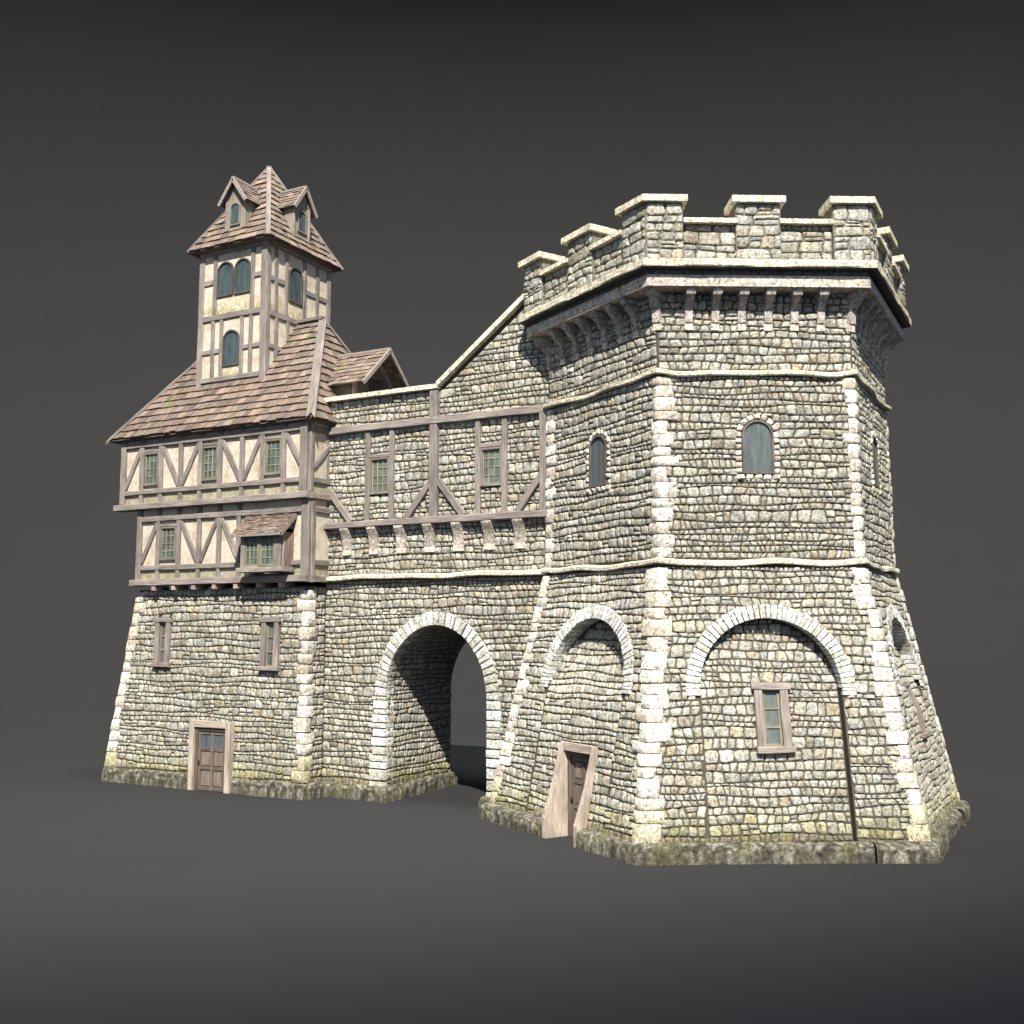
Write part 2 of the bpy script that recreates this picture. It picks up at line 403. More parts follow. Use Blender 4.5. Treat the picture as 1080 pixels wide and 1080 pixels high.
# ------------------------------------------------------------------ roofs
TILE = A_([(.20, .155, .125), (.175, .135, .11), (.225, .178, .145), (.155, .125, .105), (.24, .185, .145), (.195, .16, .137)])
def tiles(mb, f, ul, ur, L, row, wr=(.22, .42), th=.05, k=1.0):
    n = max(2, round(L / row)); row = L / n
    for i in range(n):
        v0 = i * row; v1 = min(v0 + row * 1.25, L)
        a, b = ul(v0), ur(v0); u = a
        while u < b - .02:
            w = random.uniform(*wr); e = u + w
            if e > b - wr[0] * .5: e = b
            dv = random.uniform(-.02, .012) if i else random.uniform(-.02, .02); dt = random.uniform(-.008, .014)
            q = [(u, v0 + dv), (e, v0 + dv), (e, v1), (u, v1)]
            q = [(min(max(x, ul(max(y, 0))), ur(max(y, 0))), y) for x, y in q]; g = .005
            if q[1][0] - q[0][0] > .03:
                U = A_([q[0][0]+g, q[1][0]-g, q[2][0]-g, q[3][0]+g] * 2); V = A_([x[1] for x in q] * 2)
                D = A_([.0, .0, -.03, -.03, th + dt, th + dt + random.uniform(-.008, .008), .006, .006])
                o = random.uniform(0, 50)
                mb.add(f(U, V, D), BOXF, TILE[random.randrange(6)] * random.uniform(.62, 1.14) * k * A_([.70, .65, .60]), np.stack([U + o, V + o, D], 1))
            u = e
def slope(p_eave, U, p_top):
    """frame on a roof slope: p_eave a point of the eave, U along it, p_top any point of the ridge above it"""
    U = A_(U, float); p = A_(p_eave, float); s = A_(p_top, float) - p; s = s - U * (s @ U); L = np.linalg.norm(s); S = s / L
    N = np.cross(U, S)
    return plane(p, U, S, N), L
def gable_dormer(parent, ax, cen, front, back, zb, ze, zr, hw, over, fover, window, name='dormer', trow=.16, pc=(.20, .178, .14)):
    """gabled dormer; ax 'x' or '-y' is the way it looks, cen the centre across, front/back positions along the axis"""
    if ax == 'x': P = lambda a, c, z: A_([a, cen + c, z]); nrm = (1, 0, 0); uu = (0, 1, 0)
    else: P = lambda a, c, z: A_([cen + c, -a, z]); nrm = (0, -1, 0); uu = (1, 0, 0)
    mb = MB(); zt = ze + (zr - ze) * .0
    zw = ze + .04; za = zr - .10
    V = [P(front, -hw, zb), P(front, hw, zb), P(front, hw, zw), P(front, 0, za), P(front, -hw, zw)]
    W = [P(back, -hw, zb), P(back, hw, zb), P(back, hw, zw), P(back, 0, za), P(back, -hw, zw)]
    mb.add(V, [(0, 1, 2, 3, 4)], pc); mb.add([V[0], V[4], W[4], W[0]], [(0, 1, 2, 3)], pc); mb.add([V[1], W[1], W[2], V[2]], [(0, 1, 2, 3)], pc)
    dm = mb.build(name, 'plaster', parent)
    ff = plane(P(front, 0, 0), uu, (0, 0, 1), nrm)
    mb = MB(); b = hw * .19
    beamm(mb, ff, (-hw + b/2, zb), (-hw + b/2, zw + .05), b, -.02, .035, WOOD2); beamm(mb, ff, (hw - b/2, zb), (hw - b/2, zw + .05), b, -.02, .035, WOOD2)
    beamm(mb, ff, (-hw, zb + b/2), (hw, zb + b/2), b, -.02, .03, WOOD2)
    beamm(mb, ff, (-hw, zw), (0, za - .03), b * .8, -.02, .032, WOOD2); beamm(mb, ff, (hw, zw), (0, za - .03), b * .8, -.02, .032, WOOD2)
    mb.build('timber_frame', 'wood', dm, 35)
    window(dm, ff)
    mb = MB(); fr = front + fover; wide = hw + over; dz = (zr - ze) / (hw + over * .4) ; zl = zr - (zr - ze) * (wide / hw) * .86
    for s in (-1, 1):
        e0, e1, r0, r1 = P(fr, s*wide, zl), P(back, s*wide, zl), P(fr, 0, zr), P(back, 0, zr)
        U = (e0 - e1) if (ax == 'x') == (s < 0) else (e1 - e0)
        if ax != 'x': U = -U if False else U
        Ln = np.linalg.norm(U); U = U / Ln
        o = e1 if np.allclose(U, (e0 - e1) / Ln) else e0
        f, L = slope(o, U, r0 if np.allclose(o, e0) else r1)
        Nz = f(0, 0, 1)[2] - f(0, 0, 0)[2]
        if Nz < 0:
            U = -U; o = e0 if np.allclose(o, e1) else e1; f, L = slope(o, U, r0 if np.allclose(o, e0) else r1)
        tiles(mb, f, lambda v: 0, lambda v: Ln, L, trow, (.14, .26), .03)
        mb.add([e0, r0, r1, e1], [(0, 1, 2, 3)], TILE[1] * .6)
        up = A_([0, 0, 1.]); bar3(mb, e0 + A_(nrm)*.02 - up*.03, r0 + A_(nrm)*.02 - up*.03, .05, .10, up, WOOD2)
    bar3(mb, P(fr + .03, 0, zr + .02), P(back, 0, zr + .02), .09, .06, (0, 0, 1), WOOD2)
    mb.build('roof', 'tile', dm)
    return dm

# =================================================================== STONE TOWER
tower = thing('stone_tower', 'tall hexagonal rubble stone tower with battlements, pale corner blocks and a sloping base', 'tower', (0, 0, GZ))
C30 = cos(radians(30))
AZ = [-120, -60, 0, 60, 120, 180]
def RB(z): return 4.06 + .244 * (4.5 - z)          # battered lower stage
def RM(z): return 4.00 + .06 * (8.3 - z) / 3.8     # middle stage
def face(az, R):
    a = radians(az); n = A_([cos(a), sin(a), 0]); t = A_([-sin(a), cos(a), 0]); Z = A_([0, 0, 1.])
    def f(u, v, d):
        u, v, d = np.broadcast_arrays(np.asarray(u, float), np.asarray(v, float), np.asarray(d, float))
        ap = R(v) * C30 if callable(R) else R * C30
        return n * (ap + d)[..., None] + t * u[..., None] + Z * v[..., None]
    return f
def hexring(mb, levels, c, capb=True, capt=True):
    """stack of hexagons (R, z)"""
    V = [(R*cos(radians(a - 30)), R*sin(radians(a - 30)), z) for R, z in levels for a in AZ]; F = []
    for i in range(len(levels) - 1):
        for j in range(6): F.append((i*6 + j, i*6 + (j+1) % 6, (i+1)*6 + (j+1) % 6, (i+1)*6 + j))
    if capb: F.append(tuple(range(6))[::-1])
    if capt: F.append(tuple((len(levels) - 1)*6 + j for j in range(6)))
    mb.add(V, F, c)
VIS = [-120, -60, 0]
# --- core of the three stages
mb = MB(); hexring(mb, [(RM(4.4) , 4.4), (RM(8.3), 8.3), (4.0, 8.3), (4.0, 10.1)], (.2, .2, .2)); core = mb.build('wall', 'mortar', tower)
# blind arches in the foot: (uL, uR, springing, crown)
ARCH = {-120: (-1.18, 1.52, 2.0, 3.36), -60: (-1.38, 1.36, 2.0, 3.34), 0: (-1.42, 1.42, 2.0, 3.38)}
def arch_curve(az, grow=0.0):
    uL, uR, vs, vc = ARCH[az]; c = (uL + uR) / 2; r = (uR - uL) / 2 + grow; h = vc - vs + grow
    return lambda t: (c - r * cos(pi * t), vs + h * sin(pi * t))
def in_arch(az, pad=0.0):
    uL, uR, vs, vc = ARCH[az]; c = (uL + uR) / 2; r = (uR - uL) / 2 + pad; h = vc - vs + pad
    def g(u, v): return abs(u - c) < r if v < vs else ((u - c) / r)**2 + ((v - vs) / h)**2 < 1
    return g
def pdepth(az):
    uL, uR, vs, vc = ARCH[az]
    if az == -120: return lambda u, v: .012 + .42 * np.clip((v - 1.72) / 1.5, 0, 1)
    if az == -60: return lambda u, v: .018 + .21 * np.clip((u - uL) / (uR - uL), 0, 1) + .17 * np.clip((v - 1.9) / 1.3, 0, 1)
    return lambda u, v: .012 + .40 * np.clip((v - 1.5) / 1.7, 0, 1) + 0 * u
DOOR = (-.10, .89, .64)
mb = MB(); mj = MB()
panelmaps = {}
for az in AZ:
    f = face(az, RB)
    zb, zt = GZ, 4.42
    if az not in VIS:
        p = [(-RB(zb)/2, zb), (RB(zb)/2, zb), (RB(zt)/2, zt), (-RB(zt)/2, zt)]; quadm(mb, f, p, 0, (.2, .2, .2)); continue
    uL, uR, vs, vc = ARCH[az]; cur = arch_curve(az)
    quadm(mb, f, [(-RB(zb)/2, zb), (uL, zb), (uL, vs), (-RB(vs)/2, vs)], 0, (.2,)*3)
    quadm(mb, f, [(uR, zb), (RB(zb)/2, zb), (RB(vs)/2, vs), (uR, vs)], 0, (.2,)*3)
    n = 28
    top = [(-RB(vs)/2, vs)] + [(-RB(zt)/2 + RB(zt) * i / n, zt) for i in range(n + 1)] + [(RB(vs)/2, vs)]
    inn = [cur(i / n) for i in range(n + 1)]
    for i in range(n): quadm(mb, f, [inn[i], inn[i+1], (-RB(zt)/2 + RB(zt)*(i+1)/n, zt), (-RB(zt)/2 + RB(zt)*i/n, zt)], 0, (.2,)*3)
    quadm(mb, f, [(-RB(vs)/2, vs), (uL, vs), (-RB(zt)/2, zt)], 0, (.2,)*3); quadm(mb, f, [(uR, vs), (RB(vs)/2, vs), (RB(zt)/2, zt)], 0, (.2,)*3)
    # reveals
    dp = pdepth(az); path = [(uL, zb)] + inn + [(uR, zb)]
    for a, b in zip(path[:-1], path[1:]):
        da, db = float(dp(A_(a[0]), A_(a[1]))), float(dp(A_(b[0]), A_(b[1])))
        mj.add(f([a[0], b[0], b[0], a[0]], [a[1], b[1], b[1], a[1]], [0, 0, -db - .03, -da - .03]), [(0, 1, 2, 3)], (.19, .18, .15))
    pm = (lambda f, dp: (lambda u, v, d: f(u, v, np.asarray(d, float) - dp(np.asarray(u, float), np.asarray(v, float)))))(f, dp)
    panelmaps[az] = pm
    us = np.linspace(uL - .02, uR + .02, 9).tolist(); vv = np.linspace(zb, vc + .05, 12).tolist()
    if az == -120: us = [uL - .02, -.6, DOOR[0], .4, DOOR[1], uR + .02]; vv = [zb, -.5, 0, DOOR[2]] + np.linspace(.9, vc + .05, 8).tolist()
    for i in range(len(us) - 1):
        for j in range(len(vv) - 1):
            if az == -120 and us[i] >= DOOR[0] - .01 and us[i+1] <= DOOR[1] + .01 and vv[j+1] <= DOOR[2] + .01: continue
            quadm(mb, pm, [(us[i], vv[j]), (us[i+1], vv[j]), (us[i+1], vv[j+1]), (us[i], vv[j+1])], 0, (.2,)*3)
foot = mb.build('foot_wall', 'mortar', tower)
mj.build('arch_reveal', 'mortar', foot)  # dark mortar material puts the shade of the reveals into their colour
# --- rubble facing
mbs = MB(); mbf = MB(); mbp = MB()
RU = lambda z: 4.0 + 0 * z
WIN = {-60: (-.32, .32, 6.23, 7.34), -120: (-.32, .32, 6.20, 7.34), 0: (-.32, .32, 6.20, 7.34)}
def hole_win(w, pad=.085):
    u0, u1, v0, v1 = w
    return lambda u, v: (u0 - pad < u < u1 + pad and v0 - pad < v <= v1 - .32) or (v > v1 - .32 and u*u + (v - v1 + .32)**2 < (.32 + pad)**2)
SLIT = (-.35, .36, .80, 2.10)
for az in VIS:
    f = face(az, RB)
    ul = lambda v: -RB(v)/2 + .13; ur = lambda v: RB(v)/2 - .13
    i1, i0 = in_arch(az, .07), in_arch(az, .0); ia = (lambda i1, i0: (lambda u, v: i1(u, v) if v > 1.84 else i0(u, v)))(i1, i0)
    masonry(mbf, f, ul, ur, -.80, 4.36, hole=ia, moss=-.30, hr=(.10, .215))
    ii = in_arch(az, .0)
    if az == -120: hl = lambda u, v: not ii(u, v) or (-.22 < u < .98 and v < .80)
    elif az == -60: hl = lambda u, v: not ii(u, v) or (SLIT[0] + .04 < u < SLIT[1] - .04 and SLIT[2] + .04 < v < SLIT[3] - .04)
    else: hl = lambda u, v: not ii(u, v) or (abs(u) < .19 and .95 < v < 1.95)
    masonry(mbf, panelmaps[az], ARCH[az][0] + .005, ARCH[az][1] - .005, -.80, ARCH[az][3], hole=hl, moss=-.30, hr=(.10, .215), relief=.033)
    f = face(az, RM); masonry(mbs, f, lambda v: -RM(v)/2 + .11, lambda v: RM(v)/2 - .11, 4.52, 8.24, hole=hole_win(WIN[az]), hr=(.10, .215))
    f = face(az, 4.0); masonry(mbp, f, -1.98, 1.98, 8.36, 10.02, hr=(.11, .23), ar=(.75, 1.7))
mbf.build('rubble_facing', 'stone', foot, 179); mbs.build('rubble_facing', 'stone', core, 179); mbp.build('rubble_facing', 'stone', core, 179)
# --- corner blocks
for e, z0m in ((1, 1), (2, 1), (3, 1), (4, 1)):
    ang = radians(-150 + 60 * (e - 1)); azA, azB = -150 + 60*(e-1) - 30, -150 + 60*(e-1) + 30
    nA = A_([cos(radians(azA)), sin(radians(azA))]); nB = A_([cos(radians(azB)), sin(radians(azB))])
    tA = A_([sin(radians(azA)), -cos(radians(azA))]); tB = A_([-sin(radians(azB)), cos(radians(azB))])
    mb = MB()
    quoin(mb, lambda z: (RB(z)*cos(ang), RB(z)*sin(ang)), tA, tB, nA, nB, -.80, 4.34, la=(.20, .38), lb=(.24, .46), hh=(.20, .38), moss=-.35)
    mb.build('corner_stones', 'stone', foot, 50)
    mb = MB()
    quoin(mb, lambda z: (RM(z)*cos(ang), RM(z)*sin(ang)), tA, tB, nA, nB, 4.53, 8.23, la=(.16, .30), lb=(.20, .40), hh=(.18, .36))
    mb.build('corner_stones', 'stone', core, 50)
# --- plinth of rough boulders
GRD = rng.random((256, 256))
def vnoise(x, y):
    xi, yi = np.floor(x).astype(int), np.floor(y).astype(int); fx, fy = x - xi, y - yi; fx = fx*fx*(3 - 2*fx); fy = fy*fy*(3 - 2*fy)
    g = lambda a, b: GRD[a % 256, b % 256]
    return (g(xi, yi)*(1-fx) + g(xi+1, yi)*fx)*(1-fy) + (g(xi, yi+1)*(1-fx) + g(xi+1, yi+1)*fx)*fy
def plinth(parent, f, u0, u1, top, bulge=.24, mit=(0, 0), h0=GZ - .03):
    """a rough band of weathered rock that bulges out under the wall; mit = tan of the mitre at a corner end"""
    H = top - h0; n = max(8, int((u1 - u0) / .028)); fr = np.linspace(0, 1, n + 1); vs = np.linspace(0, 1, 19)
    Fr, V = np.meshgrid(fr, vs); U = u0 + (u1 - u0)*Fr; o = random.uniform(0, 200); x = U + o; y = V * .45
    e = np.ones_like(U)
    if mit[0]: e = e * np.clip((U - u0) / .2, 0, 1)
    if mit[1]: e = e * np.clip((u1 - U) / .2, 0, 1)
    th = V * radians(118) - radians(24)
    b = bulge + (.018*np.sin(U*2.1 + o) + .010*np.sin(U*5.3 + 1)) * e
    r = np.abs(vnoise(x*9, y*9 + o) - .5)*2; r2 = vnoise(x*19, y*19 + o); r3 = vnoise(x*40, y*40)
    sq = lambda c: np.sign(c) * np.abs(c) ** .55
    D = b*sq(np.cos(th)).clip(0, 1) - .02 + (.036*np.sqrt(r) + .028*(r2 - .5) + .02*(r3 - .5)) * np.sin(np.clip(V*3.3, 0, pi)).clip(0, 1) * e
    Z = h0 + H*(.12 + .88*sq(np.sin(th.clip(-.12, pi/2))))
    Z[0] = h0
    U = u0 - mit[0]*D + (u1 - u0 + (mit[0] + mit[1])*D)*Fr
    P = f(U, Z, D).reshape(-1, 3); k = n + 1
    t = vnoise(x*3.1, y*4 + 9)
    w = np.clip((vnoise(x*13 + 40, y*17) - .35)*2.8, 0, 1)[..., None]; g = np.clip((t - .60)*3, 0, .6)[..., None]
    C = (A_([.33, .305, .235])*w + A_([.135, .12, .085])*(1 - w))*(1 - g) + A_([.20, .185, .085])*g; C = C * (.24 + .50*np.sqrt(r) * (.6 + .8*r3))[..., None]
    F = [(j*k + i, j*k + i + 1, (j+1)*k + i + 1, (j+1)*k + i) for j in range(18) for i in range(n)]; P = list(P); C = list(C.reshape(-1, 3))
    for s_, uu in ((0, u0), (1, u1)):
        if not mit[s_]:
            c = len(P); P.append(f(uu, h0 + H*.5, -.05)); C.append(C[0]); ed = [j*k + (n if s_ else 0) for j in range(19)]
            F += [(ed[j], ed[j+1], c) if s_ else (ed[j+1], ed[j], c) for j in range(18)]
            q = len(P); P += [f(uu, h0, -.05), f(uu, top, -.05)]; C += [C[0]]*2; F += [(q, ed[0], c), (ed[-1], q + 1, c)]
    mb = MB(); mb.add(P, F, C)
    return mb.build('plinth', 'stone', parent, 179)
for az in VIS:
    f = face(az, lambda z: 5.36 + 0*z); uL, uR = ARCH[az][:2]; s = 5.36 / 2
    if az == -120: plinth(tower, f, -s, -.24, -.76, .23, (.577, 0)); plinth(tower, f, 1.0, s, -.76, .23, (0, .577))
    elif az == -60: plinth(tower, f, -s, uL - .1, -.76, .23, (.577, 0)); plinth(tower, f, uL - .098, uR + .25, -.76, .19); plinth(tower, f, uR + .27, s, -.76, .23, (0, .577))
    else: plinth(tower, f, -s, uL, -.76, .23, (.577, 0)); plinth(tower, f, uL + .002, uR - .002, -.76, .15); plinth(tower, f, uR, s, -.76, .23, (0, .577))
# --- string courses
PALE = (.57, .515, .38)
def stringc(mb, f, u0, u1, z0, z1, out, amp, seed=0, ends=0.0):
    r = random.Random(seed); n = max(2, int((u1 - u0) / .85)); us = [u0 + (u1-u0)*i/n + (r.uniform(-.15, .15) if 0 < i < n else 0) for i in range(n + 1)]
    p1, p2 = r.uniform(0, 6), r.uniform(0, 6); mid = (u0 + u1) / 2; half = (u1 - u0) / 2
    wz = lambda u: amp * (.7*sin(u*1.9 + p1) + .5*sin(u*3.7 + p2)) * min(1, max(0, (half - abs(u - mid)) / .35)) + ends * math.exp(-((half - abs(u - mid)) / .4)**2)
    wo = lambda u: .015 * sin(u*2.7 + p2) + .01 * sin(u*6 + p1)
    for a, b in zip(us[:-1], us[1:]):
        m = 5; V = []; F = []; g = .004; c = A_(PALE) * r.uniform(.86, 1.1)
        for i in range(m + 1):
            u = a + g + (b - a - 2*g) * i / m; z = wz(u); o = out + wo(u)
            V += [(u, z0 + z, -.05), (u, z0 + z, o - .015), (u, z0 + z + .018, o), (u, z1 + z - .03, o), (u, z1 + z - .012, o - .025), (u, z1 + z + .035, -.05)]
        for i in range(m):
            for j in range(5): F.append((i*6 + j, (i+1)*6 + j, (i+1)*6 + j + 1, i*6 + j + 1))
        F += [(0, 1, 2, 3, 4, 5), tuple(m*6 + j for j in range(5, -1, -1))]
        V = A_(V); mb.add(f(V[:, 0], V[:, 1], V[:, 2]), F, c)
for (zz0, zz1, RR, out, nm, sd) in ((4.375, 4.485, 4.06, .13, 'lower_string', 3), (8.235, 8.345, 4.0, .12, 'upper_string', 9)):
    mb = MB()
    for i, az in enumerate(VIS):
        e = (RR + out / C30) / 2
        stringc(mb, face(az, RR), -e, e, zz0, zz1, out, .03, sd + i, .045)
    mb.build('string_course', 'stone', tower, 35)
# --- corbel table
CORB = (.36, .315, .27)
def corbel(f, parent, w=.155, zt=9.975, k=1.0):
    mb = MB(); pr = [(-.05, 9.19), (.055, 9.19), (.06, 9.335), (.085, 9.345), (.105, 9.60), (.15, 9.66), (.34, 9.86), (.34, 9.88), (-.05, 9.88)]
    def ext(pr, w, c):
        n = len(pr); V = A_([(-w/2, z, d) for d, z in pr] + [(w/2, z, d) for d, z in pr])
        F = [tuple(range(n))[::-1], tuple(range(n, 2*n))] + [(i, (i+1) % n, n + (i+1) % n, n + i) for i in range(n)]
        mb.add(f(V[:, 0], V[:, 1], V[:, 2]), F, c)
    ext([(-.05, 9.19), (.055, 9.19), (.062, 9.335), (-.05, 9.335)], w + .012, A_((.55, .475, .385)) * random.uniform(.92, 1.05))
    ext([(-.05, 9.337), (.085, 9.345), (.105, 9.60), (-.05, 9.60)], w, A_(CORB) * random.uniform(.92, 1.1))
    ext([(-.05, 9.602), (.105, 9.602), (.17, 9.67), (.345, 9.85), (-.05, 9.85)], w - .01, A_(CORB) * random.uniform(.8, 1.0))
    ext([(-.05, 9.852), (.36, 9.852), (.40, zt), (-.05, zt)], w + .03, A_(CORB) * random.uniform(.85, 1.0))
    return mb.build('corbel', 'stone', parent)
for az in VIS:
    for i in range(6):
        u0 = -1.36 + .544 * i; f0 = face(az, 4.0); corbel((lambda f0, u0: (lambda u, v, d: f0(np.asarray(u) + u0, v, d)))(f0, u0), tower)
for e in range(1, 5):
    a = -150 + 60 * (e - 1); n = A_([cos(radians(a)), sin(radians(a)), 0]); t = A_([-sin(radians(a)), cos(radians(a)), 0])
    corbel((lambda n, t: plane(n * 3.97, t, (0, 0, 1), n))(n, t), tower, .17)
# --- projecting parapet
mb = MB(); hexring(mb, [(4.52, 9.985), (4.52, 10.21)], (.44, .385, .325))
for az in VIS:
    pass
mb.build('corbel_band', 'stone', tower)
mb = MB(); hexring(mb, [(4.44, 10.212), (4.46, 10.33), (4.70, 10.335)], (.10, .095, .085), capt=False); mb.build('cove_course', 'stone', tower)  # near-black colour paints in the shadow slot below the cornice lip
mb = MB(); hexring(mb, [(4.62, 10.336), (4.72, 10.338), (4.72, 10.50), (4.62, 10.515)], (.50, .45, .33), capb=True, capt=True); slab = mb.build('cornice', 'stone', tower)
mb = MB()
for i, az in enumerate(VIS): stringc(mb, face(az, 4.66), -2.37, 2.37, 10.34, 10.50, .065, .004, 40 + i)
mb.build('cornice_blocks', 'stone', slab, 35)
# parapet wall and merlons: each face carries one centre merlon; corners carry L-shaped ones
def prism(mb, poly, z0, z1, c):
    n = len(poly); V = [(x, y, z0) for x, y in poly] + [(x, y, z1) for x, y in poly]
    mb.add(V, [tuple(range(n))[::-1], tuple(range(n, 2*n))] + [(i, (i+1) % n, n + (i+1) % n, n + i) for i in range(n)], c)
def facept(az, u, ap):
    a = radians(az); return (cos(a)*ap - sin(a)*u, sin(a)*ap + cos(a)*u)
AP = 3.925; TH = .48
mpar = MB(); mst = MB()
for i, az in enumerate(AZ):
    prism(mpar, [facept(az, u, ap) for u, ap in ((-(AP-.045)/ C30/2, AP-.045), ((AP-.045)/C30/2, AP-.045), ((AP-TH)/C30/2, AP-TH), (-(AP-TH)/C30/2, AP-TH))], 10.51, 11.27, (.10, .09, .07))
par = mpar.build('parapet', 'stone', tower)
for i, az in enumerate(VIS):
    f = face(az, (AP - .045) / C30)
    for a, b in ((-1.52, -.44), (.44, 1.52)):
        mst = MB(); masonry(mst, f, a, b, 10.52, 11.27, hr=(.14, .26), ar=(1, 2.4), relief=.03); mst.build('rubble_facing', 'stone', par, 179)
mc = MB()
for az in AZ:
    for a, b in ((-1.52, -.44), (.44, 1.52)):
        f = face(az, AP / C30); c = A_(PALE) * random.uniform(.9, 1.08)
        mc = MB(); boxm(mc, f, a, b, 11.272, 11.37, -TH - .05, .10, c); mc.build('coping', 'stone', par)
def merlon(poly_fn, faces, az0):
    mb = MB(); prism(mb, poly_fn(AP + .04, 0, .0), 10.515, 11.69, (.15, .14, .11)); m = mb.build('merlon', 'stone', tower)
    if faces:
        ms = MB()
        for (az, a, b) in faces:
            masonry(ms, face(az, (AP + .04) / C30), a, b, 10.52, 11.68, hr=(.15, .28), ar=(.9, 2.0), relief=.032)
        ms.build('rubble_facing', 'stone', m, 179)
    mb = MB(); prism(mb, poly_fn(AP + .165, .085, .09), 11.692, 11.825, A_(PALE) * random.uniform(.95, 1.1)); mb.build('cap', 'stone', m)
for i, az in enumerate(AZ):
    mid = lambda ap, g, b, az=az: [facept(az, u, q) for u, q in ((-.46 - g, ap), (.46 + g, ap), (.46 + g, AP - TH - b), (-.46 - g, AP - TH - b))]
    merlon(mid, [(az, -.46, .46)] if az in VIS else None, az)
    az2 = AZ[(i + 1) % 6]
    def corner(ap, g, b, az=az, az2=az2):
        inn = AP - TH - b; return [facept(az, 1.53 - g, ap), facept(az, ap / C30 / 2, ap), facept(az2, -1.53 + g, ap), facept(az2, -1.53 + g, inn), facept(az, inn / C30 / 2, inn), facept(az, 1.53 - g, inn)]
    e = (AP + .04) / C30 / 2
    fs = []
    if az in VIS: fs.append((az, 1.53, e - .01))
    if az2 in VIS: fs.append((az2, -e + .01, -1.53))
    merlon(corner, fs or None, az)
# --- arches of the foot
for az in VIS:
    mb = MB(); f = face(az, RB)
    ext = .0
    voussoirs(mb, f, arch_curve(az, -.01), arch_curve(az, .275), 42, .05, .38)
    uL, uR, vs, vc = ARCH[az]
    for side in (-1, 1):
        a = uL if side < 0 else uR; lo = (lambda t, a=a, s=side: (a - s*.01 if False else a, 1.86 + .14*t)); hi = (lambda t, a=a, s=side: (a + s*.275, 1.86 + .14*t))
        if side > 0: voussoirs(mb, f, lambda t: lo(1 - t), lambda t: hi(1 - t), 2, .05, .1)
        else: voussoirs(mb, f, lo, hi, 2, .05, .1)
    mb.build('blind_arch', 'stone', tower, 40)
# --- windows
for az in VIS:
    f = face(az, RM); u0, u1, v0, v1 = WIN[az]
    arched_window(tower, f, u0, u1, v0, v1, d=.008, fw=.045, proud=.045, glass=(.065, .078, .076), surround=.135)
def slit(parent, f, u0, u1, v0, v1, fw=.15, wood=(.195, .162, .142), d=0.0):
    mb = MB()
    beamm(mb, f, (u0 - .05, v1 - fw*.4), (u1 + .05, v1 - fw*.4), fw*.8, d - .03, d + .13, wood); beamm(mb, f, (u0 - .03, v0 + fw*.35), (u1 + .05, v0 + fw*.35), fw*.7, d - .03, d + .15, wood)
    beamm(mb, f, (u0 + fw/2, v0 + fw*.7), (u0 + fw/2, v1 - fw*.8), fw, d - .03, d + .11, wood); beamm(mb, f, (u1 - fw/2, v0 + fw*.7), (u1 - fw/2, v1 - fw*.8), fw, d - .03, d + .11, wood)
    fr = mb.build('window', 'wood', parent, 35)
    a0, a1, b0, b1 = u0 + fw, u1 - fw, v0 + fw*.7, v1 - fw*.8
    mb = MB()
    for j in range(3):
        y0, y1 = b0 + (b1-b0)*j/3, b0 + (b1-b0)*(j+1)/3; mb.add(f([a0, a1, a1, a0], [y0, y0, y1, y1], d + .006 + rng.normal(0, .002, 4)), [(0, 1, 2, 3)], jit((.085, .095, .082), .15))
    mb.build('pane', 'glass', fr)
    mb = MB(); s = .022
    for y in (b0 + s, b0 + (b1-b0)/3, b0 + (b1-b0)*2/3, b1 - s): boxm(mb, f, a0, a1, y - s, y + s, d + .0, d + .035, jit((.165, .155, .105)))
    for x in (a0 + s, a1 - s): boxm(mb, f, x - s, x + s, b0, b1, d + .0, d + .032, jit((.165, .155, .105)))
    mb.build('glazing_bars', 'wood', fr)
slit(tower, panelmaps[-60], -.34, .33, .80, 2.10, .17)
slit(tower, panelmaps[0], -.25, .25, .88, 2.02, .12, (.20, .165, .14), -.045)
# --- tower door: upright door leaf set back in a frame that follows the sloping wall
f = face(-120, lambda z: RB(.64) + 0*z); base = RB(.64) * C30
FR = (.345, .285, .225)
def jamb(mb, u0, u1):
    pr = [(-.14, GZ - .02)]; zs = [GZ - .02, -.72, 0, .795]
    out = [RB(-.72)*C30 - base + .235, RB(-.72)*C30 - base + .235, RB(0)*C30 - base + .13, RB(.795)*C30 - base + .09]
    pr = [(-.16, GZ - .02)] + [(o, z) for o, z in zip(out, zs)] + [(-.16, .795)]
    n = len(pr); V = A_([(u0, z, d) for d, z in pr] + [(u1, z, d) for d, z in pr]); o = random.uniform(0, 9)
    F = [tuple(range(n))[::-1], tuple(range(n, 2*n))] + [(i, (i+1) % n, n + (i+1) % n, n + i) for i in range(n)]
    mb.add(f(V[:, 0], V[:, 1], V[:, 2]), F, jit(FR, .06), np.stack([V[:, 1] + o, V[:, 0] + o, V[:, 2] + o], 1))
